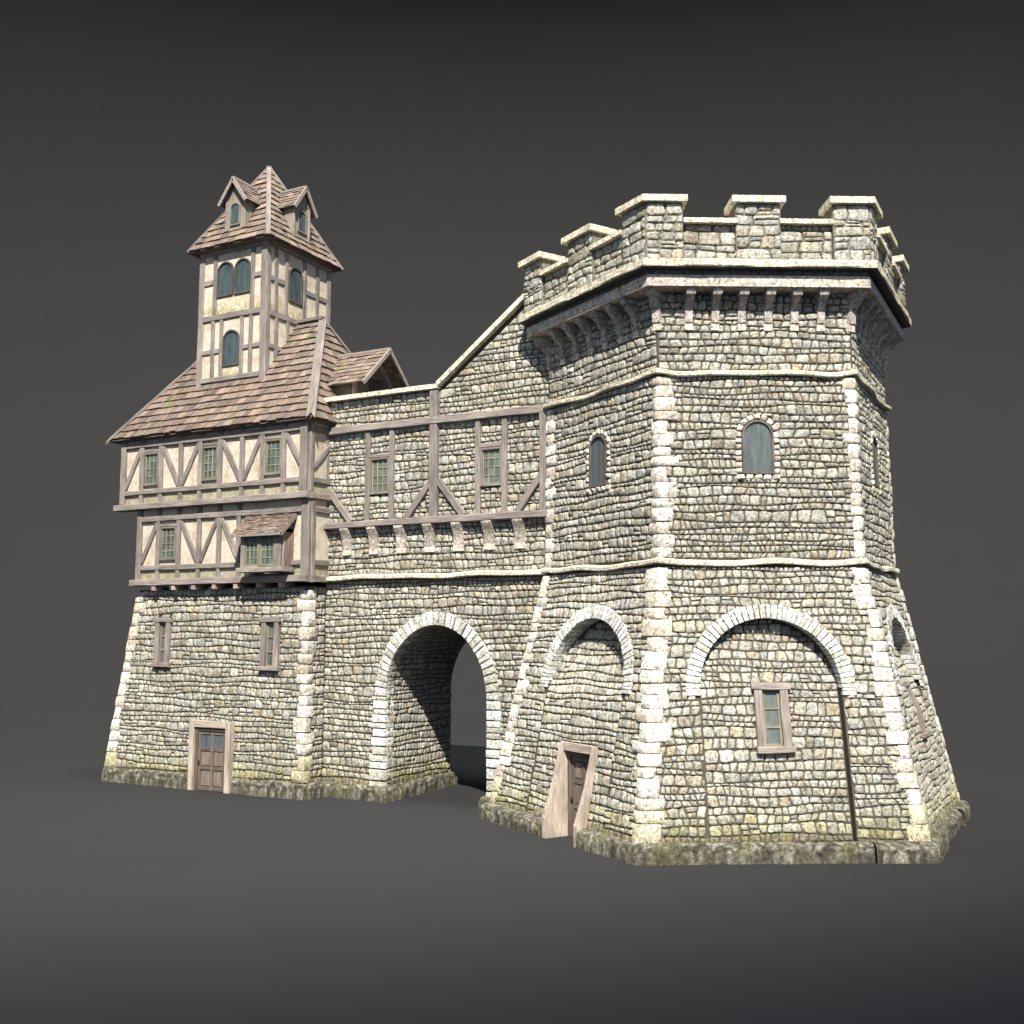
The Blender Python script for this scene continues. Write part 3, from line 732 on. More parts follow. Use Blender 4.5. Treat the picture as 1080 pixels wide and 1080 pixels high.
def door_leaf(parent, f, u0, u1, v0, v1, d, glass_top, frame_fn):
    DW = (.120, .094, .074)
    mb = MB(); frame_fn(mb); dr = mb.build('door', 'wood', parent)
    mb = MB(); boxm(mb, f, u0, u1, v0, v1, d - .03, d, (.11, .078, .056), 'v'); W = u1 - u0; H = v1 - v0; s = .075
    rows = [0, .30, .64, .98] if not glass_top else [0, .36, .68, .98]
    rails = [v0 + H*.03, v0 + H*.37, v0 + H*.69, v1 - .05]
    for x in (u0 + s/2, (u0 + u1)/2, u1 - s/2): boxm(mb, f, x - s/2, x + s/2, v0, v1, d, d + .035, jit(DW), 'v')
    for y in rails: boxm(mb, f, u0 + s, u1 - s, y - s*.6, y + s*.6, d, d + .031, jit(DW), 'u')
    for a, b in ((u0 + s, (u0+u1)/2 - s/2), ((u0+u1)/2 + s/2, u1 - s)):
        for j in range(3):
            if glass_top and j == 2: continue
            y0, y1 = rails[j] + s*.6 + .03, rails[j+1] - s*.6 - .03
            boxm(mb, f, a + .03, b - .03, y0, y1, d, d + .018, jit((.165, .132, .104)), 'v')
    lf = mb.build('leaf', 'wood', dr)
    if glass_top:
        mb = MB()
        for a, b in ((u0 + s, (u0+u1)/2 - s/2), ((u0+u1)/2 + s/2, u1 - s)): quadm(mb, f, [(a, rails[2] + s*.6), (b, rails[2] + s*.6), (b, rails[3] - s*.6), (a, rails[3] - s*.6)], d + .006, (.07, .085, .09))
        mb.build('pane', 'glass', dr)
    mb = MB(); x = u0 + s*.5; z = v0 + H*.45
    boxm(mb, f, x - .02, x + .02, z - .06, z + .06, d + .035, d + .045, (.03, .028, .026)); boxm(mb, f, x - .012, x + .012, z - .012, z + .05, d + .045, d + .085, (.03, .028, .026))
    mb.build('handle', 'wood', dr); return dr
def tower_frame(mb):
    jamb(mb, -.235, DOOR[0] - .0); jamb(mb, DOOR[1], 1.01)
    o = RB(.72)*C30 - base + .085; boxm(mb, f, DOOR[0] + .003, DOOR[1] - .003, .63, .79, -.16, o, jit(FR, .05), 'u')
    for x0, x1 in ((DOOR[0], DOOR[0] + .08), (DOOR[1] - .08, DOOR[1])): boxm(mb, f, x0 + .003, x1 - .003, GZ, .628, -.30, -.03, jit((.12, .095, .072)), 'v')
    boxm(mb, f, DOOR[0] + .083, DOOR[1] - .083, .52, .628, -.30, -.035, jit((.10, .075, .055)), 'u')
    boxm(mb, f, DOOR[0] - .1, DOOR[1] + .1, GZ, .7, -.34, -.305, (.04, .03, .025), 'v')
d = door_leaf(tower, f, DOOR[0] + .085, DOOR[1] - .085, GZ + .01, .515, -.11, False, tower_frame)

# =================================================================== GATE WALL
gate = thing('gatehouse', 'rubble stone gate wall with a round carriage arch and a timber framed upper floor', 'gatehouse', (-6.6, -.3, GZ))
YF, YB = -1.86, 1.22
XL, XR = -10.05, -3.30
CX, AW, ZS, AH = -6.635, 1.465, 1.45, 1.79
fw_ = plane((0, YF, 0), (1, 0, 0), (0, 0, 1), (0, -1, 0))
def arc_in(t, g=0): return (CX - (AW + g)*cos(pi*t), ZS + (AH + g)*sin(pi*t))
def in_gate(pad):
    return lambda u, v: abs(u - CX) < AW + pad if v < ZS else ((u - CX)/(AW + pad))**2 + ((v - ZS)/(AH + pad))**2 < 1
mb = MB(); n = 30; zt = 4.45
for y, s in ((YF, 1), (YB, -1)):
    fy = plane((0, y, 0), (1, 0, 0), (0, 0, 1), (0, -1, 0))
    quadm(mb, fy, [(XL, GZ), (CX - AW, GZ), (CX - AW, ZS), (XL, ZS)], 0, (.2,)*3); quadm(mb, fy, [(CX + AW, GZ), (XR, GZ), (XR, ZS), (CX + AW, ZS)], 0, (.2,)*3)
    for i in range(n): quadm(mb, fy, [arc_in(i/n), arc_in((i+1)/n), (XL + (XR-XL)*(i+1)/n, zt), (XL + (XR-XL)*i/n, zt)], 0, (.2,)*3)
    quadm(mb, fy, [(XL, ZS), (CX - AW, ZS), (XL, zt)], 0, (.2,)*3); quadm(mb, fy, [(CX + AW, ZS), (XR, ZS), (XR, zt)], 0, (.2,)*3)
# intrados
path = [(CX - AW, GZ)] + [arc_in(i/n) for i in range(n + 1)] + [(CX + AW, GZ)]
for a, b in zip(path[:-1], path[1:]): mb.add([(a[0], YF, a[1]), (b[0], YF, b[1]), (b[0], YB, b[1]), (a[0], YB, a[1])], [(0, 1, 2, 3)], (.2,)*3)
# upper floor body and gable shoulder
prism(mb, [(XL, YF), (XR, YF), (XR, YB), (XL, YB)], zt + .002, 9.10, (.2,)*3)
GT = [(-6.55, 9.102), (-3.30, 9.102), (-3.30, 11.66), (-6.55, 9.16)]
V = [(x, YF, z) for x, z in GT] + [(x, YF + .55, z) for x, z in GT]
mb.add(V, [(0, 1, 2, 3), (7, 6, 5, 4), (0, 3, 7, 4), (3, 2, 6, 7), (1, 0, 4, 5), (2, 1, 5, 6)], (.2,)*3)
gbody = mb.build('wall', 'mortar', gate)
mb = MB()
masonry(mb, fw_, XL, lambda v: -4.0*C30 - .02 - .2115*max(0, 4.5 - v)*.85, -.80, 4.36, hole=in_gate(.10), moss=-.30, hr=(.10, .205))
mb.build('rubble_facing', 'stone', gbody, 179)
# passage lining: u = depth, v = length along the profile
L1 = ZS - GZ; arcn = 80; apts = A_([arc_in(i/arcn) for i in range(arcn + 1)]); prof = np.concatenate([[(CX - AW, GZ)], apts, [(CX + AW, GZ)]])
sl_ = np.concatenate([[0], np.cumsum(np.linalg.norm(np.diff(prof, axis=0), axis=1))]); LT = sl_[-1]
def fin(u, v, d):
    u, v, d = np.broadcast_arrays(np.asarray(u, float), np.asarray(v, float), np.asarray(d, float))
    x = np.interp(v, sl_, prof[:, 0]); z = np.interp(v, sl_, prof[:, 1])
    x2 = np.interp(v + .02, sl_, prof[:, 0]); z2 = np.interp(v + .02, sl_, prof[:, 1]); x1 = np.interp(v - .02, sl_, prof[:, 0]); z1 = np.interp(v - .02, sl_, prof[:, 1])
    tx, tz = x2 - x1, z2 - z1; L = np.sqrt(tx**2 + tz**2) + 1e-9
    return np.stack([x + tz / L * d, u, z - tx / L * d], -1)
mb = MB(); masonry(mb, fin, YF + .03, YB, .30, LT - .30, hr=(.10, .205), relief=.03, moss=.85, k=.95)
mb.build('passage_lining', 'stone', gbody, 179)
fu = fw_
def hole_w(u, v): return (-8.62 < u < -8.04 or -5.35 < u < -4.77) and 6.58 < v < 7.49
mb = MB(); masonry(mb, fu, XL, -3.40, 4.50, 9.10, hole=hole_w, hr=(.10, .205), k=1.0)
masonry(mb, fu, lambda v: -6.50 + (v - 9.14) / .767 + .10, -3.40, 9.10, 11.05, hr=(.10, .205))
mb.build('rubble_facing', 'stone', gbody, 179)
# arch ring with long jamb blocks
mb = MB()
voussoirs(mb, fw_, lambda t: arc_in(t, -.02), lambda t: arc_in(t, .31), 34, .07, .30, 1.0)
for s in (-1, 1):
    z = -.86; i = 0
    while z < ZS - .02:
        h = random.uniform(.12, .30); h = ZS - z if z + h > ZS - .08 else h; w = random.uniform(.33, .45); x0 = CX + s*(AW - .02); x1 = CX + s*(AW + w)
        lo = lambda t: (x0, z + h*t); hi = lambda t: (x1, z + h*t)
        if s < 0: voussoirs(mb, fw_, lo, hi, 1, .065, .30, 1.05)
        else: voussoirs(mb, fw_, lambda t: lo(1 - t), lambda t: hi(1 - t), 1, .065, .30, 1.05)
        z += h
mb.build('carriage_arch', 'stone', gate, 40)
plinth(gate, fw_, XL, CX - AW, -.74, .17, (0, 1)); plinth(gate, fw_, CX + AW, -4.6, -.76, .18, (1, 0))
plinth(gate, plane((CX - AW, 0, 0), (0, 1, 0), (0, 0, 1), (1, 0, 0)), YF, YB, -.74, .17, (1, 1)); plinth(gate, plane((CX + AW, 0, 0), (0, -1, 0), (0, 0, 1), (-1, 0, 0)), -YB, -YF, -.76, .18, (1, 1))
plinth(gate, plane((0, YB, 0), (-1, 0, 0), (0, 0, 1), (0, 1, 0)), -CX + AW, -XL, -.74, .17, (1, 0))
mb = MB(); stringc(mb, fw_, -10.12, -3.42, 4.375, 4.49, .20, .022, 21); mb.build('string_course', 'stone', gate, 35)
# coping of the level wall and of the rising shoulder
mb = MB()
xs = np.linspace(-10.15, -6.55, 6)
for a, b in zip(xs[:-1], xs[1:]): boxm(mb, fw_, a + .004, b - .004, 9.115 + random.uniform(-.008, .008), 9.225, -.75, .18, A_(PALE) * random.uniform(.95, 1.15))
sx = sqrt(1 + .767**2); U = A_([1/sx, 0, .767/sx]); fs = plane((-6.55, YF, 9.20), U, (-.767/sx, 0, 1/sx), (0, -1, 0)); us = np.linspace(0, 3.35, 6)
for a, b in zip(us[:-1], us[1:]): boxm(mb, fs, a + .003, b - .003, -.03, .08, -.6, .18, A_(PALE) * random.uniform(.95, 1.15))
mb.build('coping', 'stone', gate)
# deck behind the parapet
# timber frame on the wall
wt = lambda nm, a, b, w, d1=.125, **k: timber(nm, fw_, a, b, w, -.02, d1, gate, **k)
wt('rail', (-10.12, 8.31), (-3.42, 8.31), .19, .16); wt('rail', (-10.30, 5.795), (-3.36, 5.80), .16, .24)
wt('post', (-10.12, 4.48), (-10.12, 5.71), .27, .15); wt('post', (-10.12, 5.88), (-10.12, 8.21), .27, .15); wt('post', (-6.69, 5.88), (-6.69, 8.21), .235, .14); wt('post', (-6.69, 8.41), (-6.69, 9.11), .235, .14); wt('post', (-3.60, 5.88), (-3.60, 8.21), .25, .15)
for x in (-8.72, -7.97, -5.43, -4.70): wt('stud', (x, 5.88), (x, 8.21), .145, .10)
for a, b in (((-10.02, 6.80), (-9.22, 5.88)), ((-6.79, 6.78), (-7.52, 5.88)), ((-6.59, 6.82), (-5.84, 5.88)), ((-3.70, 6.74), (-4.36, 5.88))): wt('brace', a, b, .16, .11)
for a, b in ((-8.645, -8.045), (-5.355, -4.775)):
    lattice_window(gate, fw_, a, b, 6.56, 7.50, 3, 4, d=.012, fw=.05, proud=.075, wood=(.15, .135, .10), glass=(.085, .10, .09))
    wt('lintel', (a, 7.55), (b, 7.55), .10, .095)
for x in (-9.35, -8.50, -7.66, -6.81, -5.97, -5.12, -4.28):
    mb = MB(); c = A_(CORB) * random.uniform(.95, 1.12)
    boxm(mb, fw_, x - .14, x + .14, 5.02, 5.165, -.03, .07, A_((.58, .49, .40)) * random.uniform(.95, 1.05))
    pr = [(-.03, 5.167), (.075, 5.167), (.10, 5.42), (.13, 5.50), (.225, 5.66), (.225, 5.712), (-.03, 5.712)]; k = len(pr)
    V = A_([(x - .13, z, d) for d, z in pr] + [(x + .13, z, d) for d, z in pr])
    mb.add(fw_(V[:, 0], V[:, 1], V[:, 2]), [tuple(range(k))[::-1], tuple(range(k, 2*k))] + [(i, (i+1) % k, k + (i+1) % k, k + i) for i in range(k)], c)
    mb.build('corbel', 'stone', gate)

# =================================================================== TIMBER HOUSE
house = thing('timber_house', 'half timbered house with shingled hip roof and bell turret standing on a battered stone base', 'house', (-13.6, -.3, GZ))
HX0t, HX0b, HX1 = -16.12, -17.12, -10.05; HYt, HYb = -2.53, -2.62; HB = 2.05; ZT = 4.22
yb_ = lambda z: HYt + (HYb - HYt) * (ZT - z) / (ZT - GZ)
xl_ = lambda z: HX0t + (HX0b - HX0t) * (ZT - z) / (ZT + .8)
mb = MB()
V = [(xl_(GZ), yb_(GZ), GZ), (HX1, yb_(GZ), GZ), (HX1, HB, GZ), (xl_(GZ), HB, GZ), (xl_(ZT), yb_(ZT), ZT), (HX1, yb_(ZT), ZT), (HX1, HB, ZT), (xl_(ZT), HB, ZT)]
mb.add(V, BOXF, (.2,)*3); hb = mb.build('stone_base', 'mortar', house)
def fh(u, v, d):
    u, v, d = np.broadcast_arrays(np.asarray(u, float), np.asarray(v, float), np.asarray(d, float)); return np.stack([u, yb_(v) - d, v], -1)
fside = plane((HX1, 0, 0), (0, 1, 0), (0, 0, 1), (1, 0, 0))
def hole_h(u, v):
    return (-13.78 < u < -12.42 and v < .66) or (-15.34 < u < -14.84 and 2.1 < v < 3.4) or (-11.51 < u < -10.97 and 2.1 < v < 3.4)
mb = MB(); masonry(mb, fh, lambda v: xl_(v) + .14, HX1 - .15, -.80, 4.20, hole=hole_h, moss=-.30, hr=(.10, .215))
masonry(mb, fside, lambda v: yb_(v) + .13, YF - .02, -.80, 4.20, moss=-.3, hr=(.10, .215))
mb.build('rubble_facing', 'stone', hb, 179)
mb = MB(); quoin(mb, lambda z: (HX1, yb_(z)), (-1, 0), (0, 1), (0, -1), (1, 0), -.72, 4.12, la=(.26, .40), lb=(.22, .36), hh=(.24, .40), moss=-.4); mb.build('corner_stones', 'stone', hb, 50)
mb = MB(); quoin(mb, lambda z: (xl_(z), yb_(z)), (0, 1), (1, 0), (-1, 0), (0, -1), -.72, 4.16, la=(.22, .36), lb=(.24, .38), hh=(.26, .42), moss=-.4); mb.build('corner_stones', 'stone', hb, 50)
fp = plane((0, yb_(-.8), 0), (1, 0, 0), (0, 0, 1), (0, -1, 0))
plinth(hb, fp, xl_(-.8), -13.83, -.72, .11); plinth(hb, fp, -12.36, HX1, -.72, .11, (0, 1)); plinth(hb, fside, yb_(-.8), YF - .1, -.72, .11, (1, 0))
slit(house, fh, -15.36, -14.80, 2.08, 3.43, .155); slit(house, fh, -11.53, -10.95, 2.05, 3.43, .155)
# house door
fd = plane((0, yb_(-.4), 0), (1, 0, 0), (0, 0, 1), (0, -1, 0))
def house_frame(mb):
    for a, b in ((-13.82, -13.66), (-12.54, -12.38)): boxm(mb, fd, a, b, GZ, .70, -.02, .16, jit(FR, .05), 'v')
    boxm(mb, fd, -13.657, -12.543, .54, .70, -.02, .158, jit(FR, .05), 'u')
    for a, b in ((-13.657, -13.56), (-12.61, -12.543)): boxm(mb, fd, a, b, GZ, .537, -.02, .10, jit((.12, .09, .065)), 'v')
    boxm(mb, fd, -13.557, -12.613, .45, .537, -.02, .098, jit((.12, .09, .065)), 'u')
door_leaf(house, fd, -13.555, -12.615, GZ + .01, .447, .03, True, house_frame)

PLA = (.43, .375, .295); PLG = (.30, .272, .20)
def storey(parent_name, x0, x1, yf, yk, z0, z1, zlow):
    """plastered box with a mossier skirt below the low rail"""
    mb = MB(); V = lambda z: [(x0, yf, z), (x1, yf, z), (x1, yk, z), (x0, yk, z)]
    for a, b, c, l0, l1 in ((z0, zlow, PLG, (1, 1, 1), (.45, .45, .45)), (zlow + .001, z1, PLA, (0, 0, 0), (0, 0, 0))):
        P = V(a) + V(b); L = [l0]*4 + [l1]*4; mb.add(P, [(0, 1, 5, 4), (1, 2, 6, 5), (2, 3, 7, 6), (3, 0, 4, 7)], c, L)
    mb.add(V(z0 - .002), [(3, 2, 1, 0)], WOOD); mb.add(V(z1), [(0, 1, 2, 3)], PLA)
    return mb.build(parent_name, 'plaster', house)
XC1 = -9.98
lo = storey('lower_storey', -16.12, XC1, -2.64, HB, 4.40, 6.56, 4.82)
up = storey('upper_storey', -16.54, -9.82, -2.94, HB, 6.50, 8.75, 6.92)
fl = plane((0, -2.64, 0), (1, 0, 0), (0, 0, 1), (0, -1, 0)); fu2 = plane((0, -2.94, 0), (1, 0, 0), (0, 0, 1), (0, -1, 0))
fls = plane((XC1, 0, 0), (0, 1, 0), (0, 0, 1), (1, 0, 0)); fus = plane((-9.82, 0, 0), (0, 1, 0), (0, 0, 1), (1, 0, 0))
D0 = -.02
# lower storey timbers
T = lambda par, f: (lambda nm, a, b, w=.15, d1=.075, **k: timber(nm, f, a, b, w, D0, d1, par, **k))
t = T(lo, fl)
t('post', (-16.05, 4.50), (-16.05, 6.48), .17, .09); t('post', (-10.08, 4.50), (-10.08, 6.48), .26, .10)
px = [-15.32, -14.55, -13.79, -13.06, -12.36]
for x in px:
    t('stud', (x, 4.90), (x, 6.12), .14); t('stud', (x, 4.50), (x, 4.76), .135, .06); t('stud', (x, 6.27), (x, 6.48), .135, .06)
for x in (-11.5, -10.72): t('stud', (x, 4.50), (x, 6.12), .14)
t('rail', (-15.96, 6.195), (-10.22, 6.195), .15, .085); t('rail', (-15.96, 4.825), (-10.22, 4.825), .14, .08)
for a, b in (((-15.38, 6.10), (-15.96, 4.98)), ((-14.48, 6.10), (-13.86, 4.98)), ((-13.13, 6.10), (-13.72, 4.98)), ((-12.99, 6.10), (-12.42, 5.05))): t('brace', a, b, .135, .06)
timber('sill_beam', fl, (-16.22, 4.41), (-9.93, 4.41), .175, -.10, .21, lo, c=WOOD2)
lattice_window(lo, fl, -15.235, -14.635, 5.02, 5.96, 3, 4, d=.01, wood=(.15, .135, .10)); t('lintel', (-15.25, 5.99), (-14.62, 5.99), .07, .07)
ts = T(lo, fls)
ts('post', (-2.57, 4.50), (-2.57, 6.48), .14, .06); ts('rail', (-2.49, 6.195), (-1.75, 6.195), .15, .06); ts('rail', (-2.49, 4.825), (-1.75, 4.825), .14, .06)
timber('sill_beam', fls, (-2.63, 4.41), (-1.80, 4.41), .175, -.10, .12, lo, c=WOOD2)
for x in (-15.3, -14.55, -13.81, -13.06, -12.30, -11.52, -10.78):
    mb = MB(); boxm(mb, plane((x, -2.50, 4.255), (1, 0, 0), (0, 0, 1), (0, -1, 0)), -.065, .065, -.065, .065, -.2, .32, jit((.30, .24, .19)), 'u'); mb.build('joist', 'wood', lo)
# upper storey timbers
t = T(up, fu2)
t('post', (-16.46, 6.62), (-16.46, 8.40), .18, .09); t('post', (-9.94, 6.62), (-9.94, 8.40), .24, .10)
ux = [-15.73, -15.01, -14.25, -13.53, -12.82, -12.04, -11.33, -10.63]
for x in ux:
    t('stud', (x, 7.00), (x, 8.19), .145); t('stud', (x, 6.62), (x, 6.85), .14, .06); t('stud', (x, 8.34), (x, 8.62), .14, .06)
t('rail', (-16.37, 8.265), (-10.06, 8.265), .15, .085); t('rail', (-16.37, 6.925), (-10.06, 6.925), .14, .08)
for a, b in (((-15.79, 8.17), (-16.37, 7.06)), ((-14.95, 8.17), (-14.31, 7.06)), ((-13.59, 8.17), (-14.19, 7.06)), ((-12.76, 8.17), (-12.10, 7.06)), ((-11.39, 8.17), (-11.98, 7.06)), ((-10.57, 8.17), (-10.06, 7.34))): t('brace', a, b, .135, .06)
timber('sill_beam', fu2, (-16.66, 6.515), (-9.72, 6.515), .17, -.12, .18, up, c=WOOD2)
for a in (-15.73, -13.53, -11.33):
    lattice_window(up, fu2, a + .075, a + .645, 7.10, 8.04, 3, 4, d=.01, wood=(.15, .135, .10)); t('lintel', (a + .07, 8.075), (a + .65, 8.075), .07, .07)
ts = T(up, fus)
ts('post', (-2.87, 6.62), (-2.87, 8.40), .14, .06); ts('rail', (-2.78, 8.265), (-1.75, 8.265), .15, .06); ts('rail', (-2.78, 6.925), (-1.75, 6.925), .14, .06); ts('brace', (-2.05, 7.95), (-2.80, 7.25), .13, .05)
timber('sill_beam', fus, (-2.93, 6.515), (-1.80, 6.515), .17, -.12, .12, up, c=WOOD2)
# bay window
bay = MB(); X0, X1, YBAY = -11.86, -10.52, -3.08; Z0, Z1 = 4.70, 5.60
prism(bay, [(X0 + .02, YBAY + .02), (X1 - .02, YBAY + .02), (X1 - .02, -2.62), (X0 + .02, -2.62)], Z0 - .02, Z1 + .1, (.15, .115, .09))
bayo = bay.build('bay_window', 'wood', house)
fb = plane((0, YBAY, 0), (1, 0, 0), (0, 0, 1), (0, -1, 0)); fbs = plane((X1, 0, 0), (0, 1, 0), (0, 0, 1), (1, 0, 0)); fbl = plane((X0, 0, 0), (0, -1, 0), (0, 0, 1), (-1, 0, 0))
tb = lambda nm, f, a, b, w, d1, d0=-.02, c=WOOD2: timber(nm, f, a, b, w, d0, d1, bayo, c=c)
tb('post', fb, (X0 + .06, Z0), (X0 + .06, Z1 + .02), .12, .06); tb('post', fb, (X1 - .09, Z0), (X1 - .09, Z1 + .02), .18, .06); tb('sill_beam', fb, (X0 - .08, Z0 - .06), (X1 + .08, Z0 - .06), .13, .10, -.42)
tb('rail', fb, (X0 + .12, Z1 + .06), (X1 - .18, Z1 + .06), .12, .05); tb('post', fbs, (YBAY + .06, Z0), (YBAY + .06, Z1), .10, .03)
for y in (-2.92, -2.80, -2.68): tb('side_board', fbs, (y, Z0), (y, Z1), .115, .015, c=(.19, .13, .10))
for a, b in ((X0 + .125, -11.245), (-11.225, X1 - .185)): lattice_window(bayo, fb, a, b, Z0 + .01, Z1 - .02, 3, 4, d=.012, fw=.045, proud=.05, wood=(.17, .155, .11))
for x in (-11.62, -10.95): tb('joist', fb, (x, Z0 - .165), (x, Z0 - .164 + .08), .17, .06, -.42, (.28, .22, .18))
mb = MB(); ez, ey = 5.56, -3.27; tz, ty = 6.11, -2.66
f, L = slope((X0 - .22, ey, ez), (1, 0, 0), (X0, ty, tz)); Wd = X1 - X0 + .34
tiles(mb, f, lambda v: 0, lambda v: Wd, L, .085, (.10, .2), .022, 1.05)
a, b = X0 - .22, X1 + .12
mb.add([(a, ey, ez - .02), (b, ey, ez - .02), (b, ty, tz - .02), (a, ty, tz - .02), (a, ty, ez - .3), (b, ty, ez - .3)], [(3, 2, 1, 0)], (.14, .1, .08))
bar3(mb, (a, ey - .01, ez - .03), (b, ey - .01, ez - .03), .05, .07, (0, 0, 1), WOOD)
for x in (a + .02, b - .02): bar3(mb, (x, ey, ez - .05), (x, ty, tz - .05), .04, .10, (0, 0, 1), WOOD)
rf = mb.build('roof', 'tile', bayo)
mb = MB()
for x in (X0 + .02, X1 - .02): mb.add([(x, YBAY, Z1), (x, -2.64, Z1), (x, -2.64, tz - .06), (x, YBAY, ez + .14)], [(0, 1, 2, 3)], (.15, .11, .085))
mb.build('cheek', 'wood', bayo)

# --- main hip roof
EX0, EX1, EY0, EY1, EZ = -17.13, -9.80, -2.93, 2.20, 8.535; RX0, RX1, RY, RZ = -15.22, -11.52, -.376, 11.98
mb = MB(); c0 = A_((.11, .085, .07))
E_ = [(EX0, EY0, EZ), (EX1, EY0, EZ), (EX1, EY1, EZ), (EX0, EY1, EZ), (RX0, RY, RZ), (RX1, RY, RZ)]
mb.add([(x, y, z - .035) for x, y, z in E_], [(0, 1, 5, 4), (1, 2, 5), (2, 3, 4, 5), (3, 0, 4)], c0)
mb.add([(x, y, z - .06) for x, y, z in E_[:4]], [(3, 2, 1, 0)], A_((.16, .13, .11)))
def hipslope(mb, p0, p1, q0, q1, row=.285, wr=(.15, .32), th=.055):
    p0, p1, q0, q1 = map(lambda q: A_(q, float), (p0, p1, q0, q1)); U = p1 - p0; W = np.linalg.norm(U); U = U / W
    f, L = slope(p0, U, q0); a = (q0 - p0) @ U; b = (q1 - p0) @ U
    tiles(mb, f, lambda v: a * v / L, lambda v: W + (b - W) * v / L, L, row, wr, th)
hipslope(mb, E_[0], E_[1], E_[4], E_[5]); hipslope(mb, E_[1], E_[2], E_[5], E_[5]); hipslope(mb, E_[2], E_[3], E_[5], E_[4]); hipslope(mb, E_[3], E_[0], E_[4], E_[4])
roof = mb.build('roof', 'tile', house)
for p, q in ((0, 4), (1, 5), (2, 5), (3, 4)):
    mb = MB(); a, b = A_(E_[p]), A_(E_[q]); dr = (b - a) / np.linalg.norm(b - a); a = a - dr * .10 + A_([0, 0, .02])
    sd = np.cross(dr, (0, 0, 1)); sd /= np.linalg.norm(sd)
    for s in (-1, 1):
        n = 8; V = []; o = random.uniform(0, 9)
        for i in range(n + 1):
            m = a + (b - a) * i / n; dz = random.uniform(-.008, .008); tip = -.0 if i else .12
            V += [m + A_([0, 0, .085 + dz]) + dr*tip*(1 if i == 0 else 0), m + sd*s*.115 + A_([0, 0, .045 + dz]) - dr*(.05 if i == 0 else 0), m + sd*s*.115 + A_([0, 0, -.03]) - dr*(.05 if i == 0 else 0)]
        F = [(i*3 + j, (i+1)*3 + j, (i+1)*3 + j + 1, i*3 + j + 1) for i in range(n) for j in range(2)]
        mb.add(V, F, jit((.135, .113, .098), .05), [(i // 3 * .5 + o, i % 3 * .1 + o, o) for i in range(len(V))])
    mb.build('hip_board', 'wood', roof)
mb = MB(); bar3(mb, A_(E_[4]) + A_([0, 0, .05]), A_(E_[5]) + A_([0.05, 0, .05]), .22, .09, (0, 0, 1), (.135, .113, .098)); mb.build('ridge_board', 'wood', roof)
# --- big dormer over the gate wall
def dwin(dm, ff):
    lattice_window(dm, ff, -.42, .42, 9.42, 10.02, 4, 3, d=.012, fw=.06, proud=.05, wood=(.10, .085, .07), glass=(.03, .035, .035), lead=(.07, .065, .05))  # frame, glass and leads darkened in colour for shade under the dormer roof
dm_ = gable_dormer(house, 'x', -.59, -9.50, -11.0, 8.9, 9.66, 10.74, .98, .22, .48, dwin, 'dormer', .2, (.11, .09, .075))  # gable plaster coloured dark to paint in shade of the roof overhang
# --- bell turret
BX0, BX1, BY0, BY1, BZ = -14.73, -12.25, -1.96, .80, 14.02
mb = MB(); prism(mb, [(BX0, BY0), (BX1, BY0), (BX1, BY1), (BX0, BY1)], 9.6, BZ, PLA); 
tur = mb.build('bell_turret', 'plaster', house)
fbf = plane((0, BY0, 0), (1, 0, 0), (0, 0, 1), (0, -1, 0)); fbr = plane((BX1, 0, 0), (0, 1, 0), (0, 0, 1), (1, 0, 0))
def mossband(f, u0, u1, z0, z1):
    mb = MB(); mb.add(f([u0, u1, u1, u0], [z0, z0, z1, z1], np.full(4, .004)), [(0, 1, 2, 3)], [(.42, .375, .26)]*2 + [(.48, .415, .31)]*2, [(1, 1, 1)]*2 + [(.1, .1, .1)]*2); mb.build('plaster_skirt', 'plaster', tur)
t = T(tur, fbf)
t('post', (BX0 + .05, 9.9), (BX0 + .05, BZ - .16), .18, .05); t('post', (BX1 - .07, 9.9), (BX1 - .07, BZ - .16), .22, .06)
t('rail', (BX0, BZ - .08), (BX1 + .04, BZ - .08), .17, .09); t('rail', (BX0 + .14, 11.985), (BX1 - .18, 11.985), .17, .055); t('rail', (BX0 + .14, 10.17), (BX1 - .18, 10.17), .15, .055)
for x in (-14.17, -12.76): t('stud', (x, 12.07), (x, BZ - .17), .14, .045)
for a, b, z in ((BX0 + .14, -14.24, 13.05), (-12.69, BX1 - .18, 13.03)): t('rail', (a, z), (b, z), .15, .043)
for x in (-14.20, -13.87, -13.11, -12.78): t('stud', (x, 10.24), (x, 11.90), .13, .045)
for a, b in ((BX0 + .14, -14.265), (-14.135, -13.935), (-13.045, -12.845), (-12.715, BX1 - .18)): t('rail', (a, 11.0), (b, 11.0), .14, .043)
mossband(fbf, -14.1, -12.83, 12.07, 12.56); mossband(fbf, BX0 + .14, -14.24, 12.07, 12.45); mossband(fbf, -12.69, BX1 - .18, 12.07, 12.45); mossband(fbf, -13.80, -13.18, 10.24, 10.52)
TG = (.042, .060, .064)
for a, b, z0, z1 in ((-14.075, -13.47, 12.57, 13.60), (-13.425, -12.83, 12.57, 13.60), (-13.80, -13.18, 10.52, 11.56)): arched_window(tur, fbf, a, b, z0, z1, d=.006, fw=.045, proud=.045, glass=TG, frame=(.07, .06, .05))
t = T(tur, fbr)
t('post', (BY0 + .03, 9.9), (BY0 + .03, BZ - .16), .16, .05); t('post', (BY1 - .05, 10), (BY1 - .05, BZ - .16), .17, .05)
t('rail', (BY0, BZ - .08), (BY1, BZ - .08), .17, .09); t('rail', (BY0 + .12, 11.93), (BY1 - .14, 11.93), .17, .055)
for y in (-1.60, -1.16, -.36, .22): t('stud', (y, 12.02), (y, BZ - .17), .13, .045)
for a, b in ((BY0 + .12, -1.665), (-1.535, -1.225), (-.295, .155), (.285, BY1 - .14)): t('rail', (a, 12.93), (b, 12.93), .15, .043)
for y in (-1.55, -1.08, -.62): t('stud', (y, 10), (y, 11.84), .13, .045)
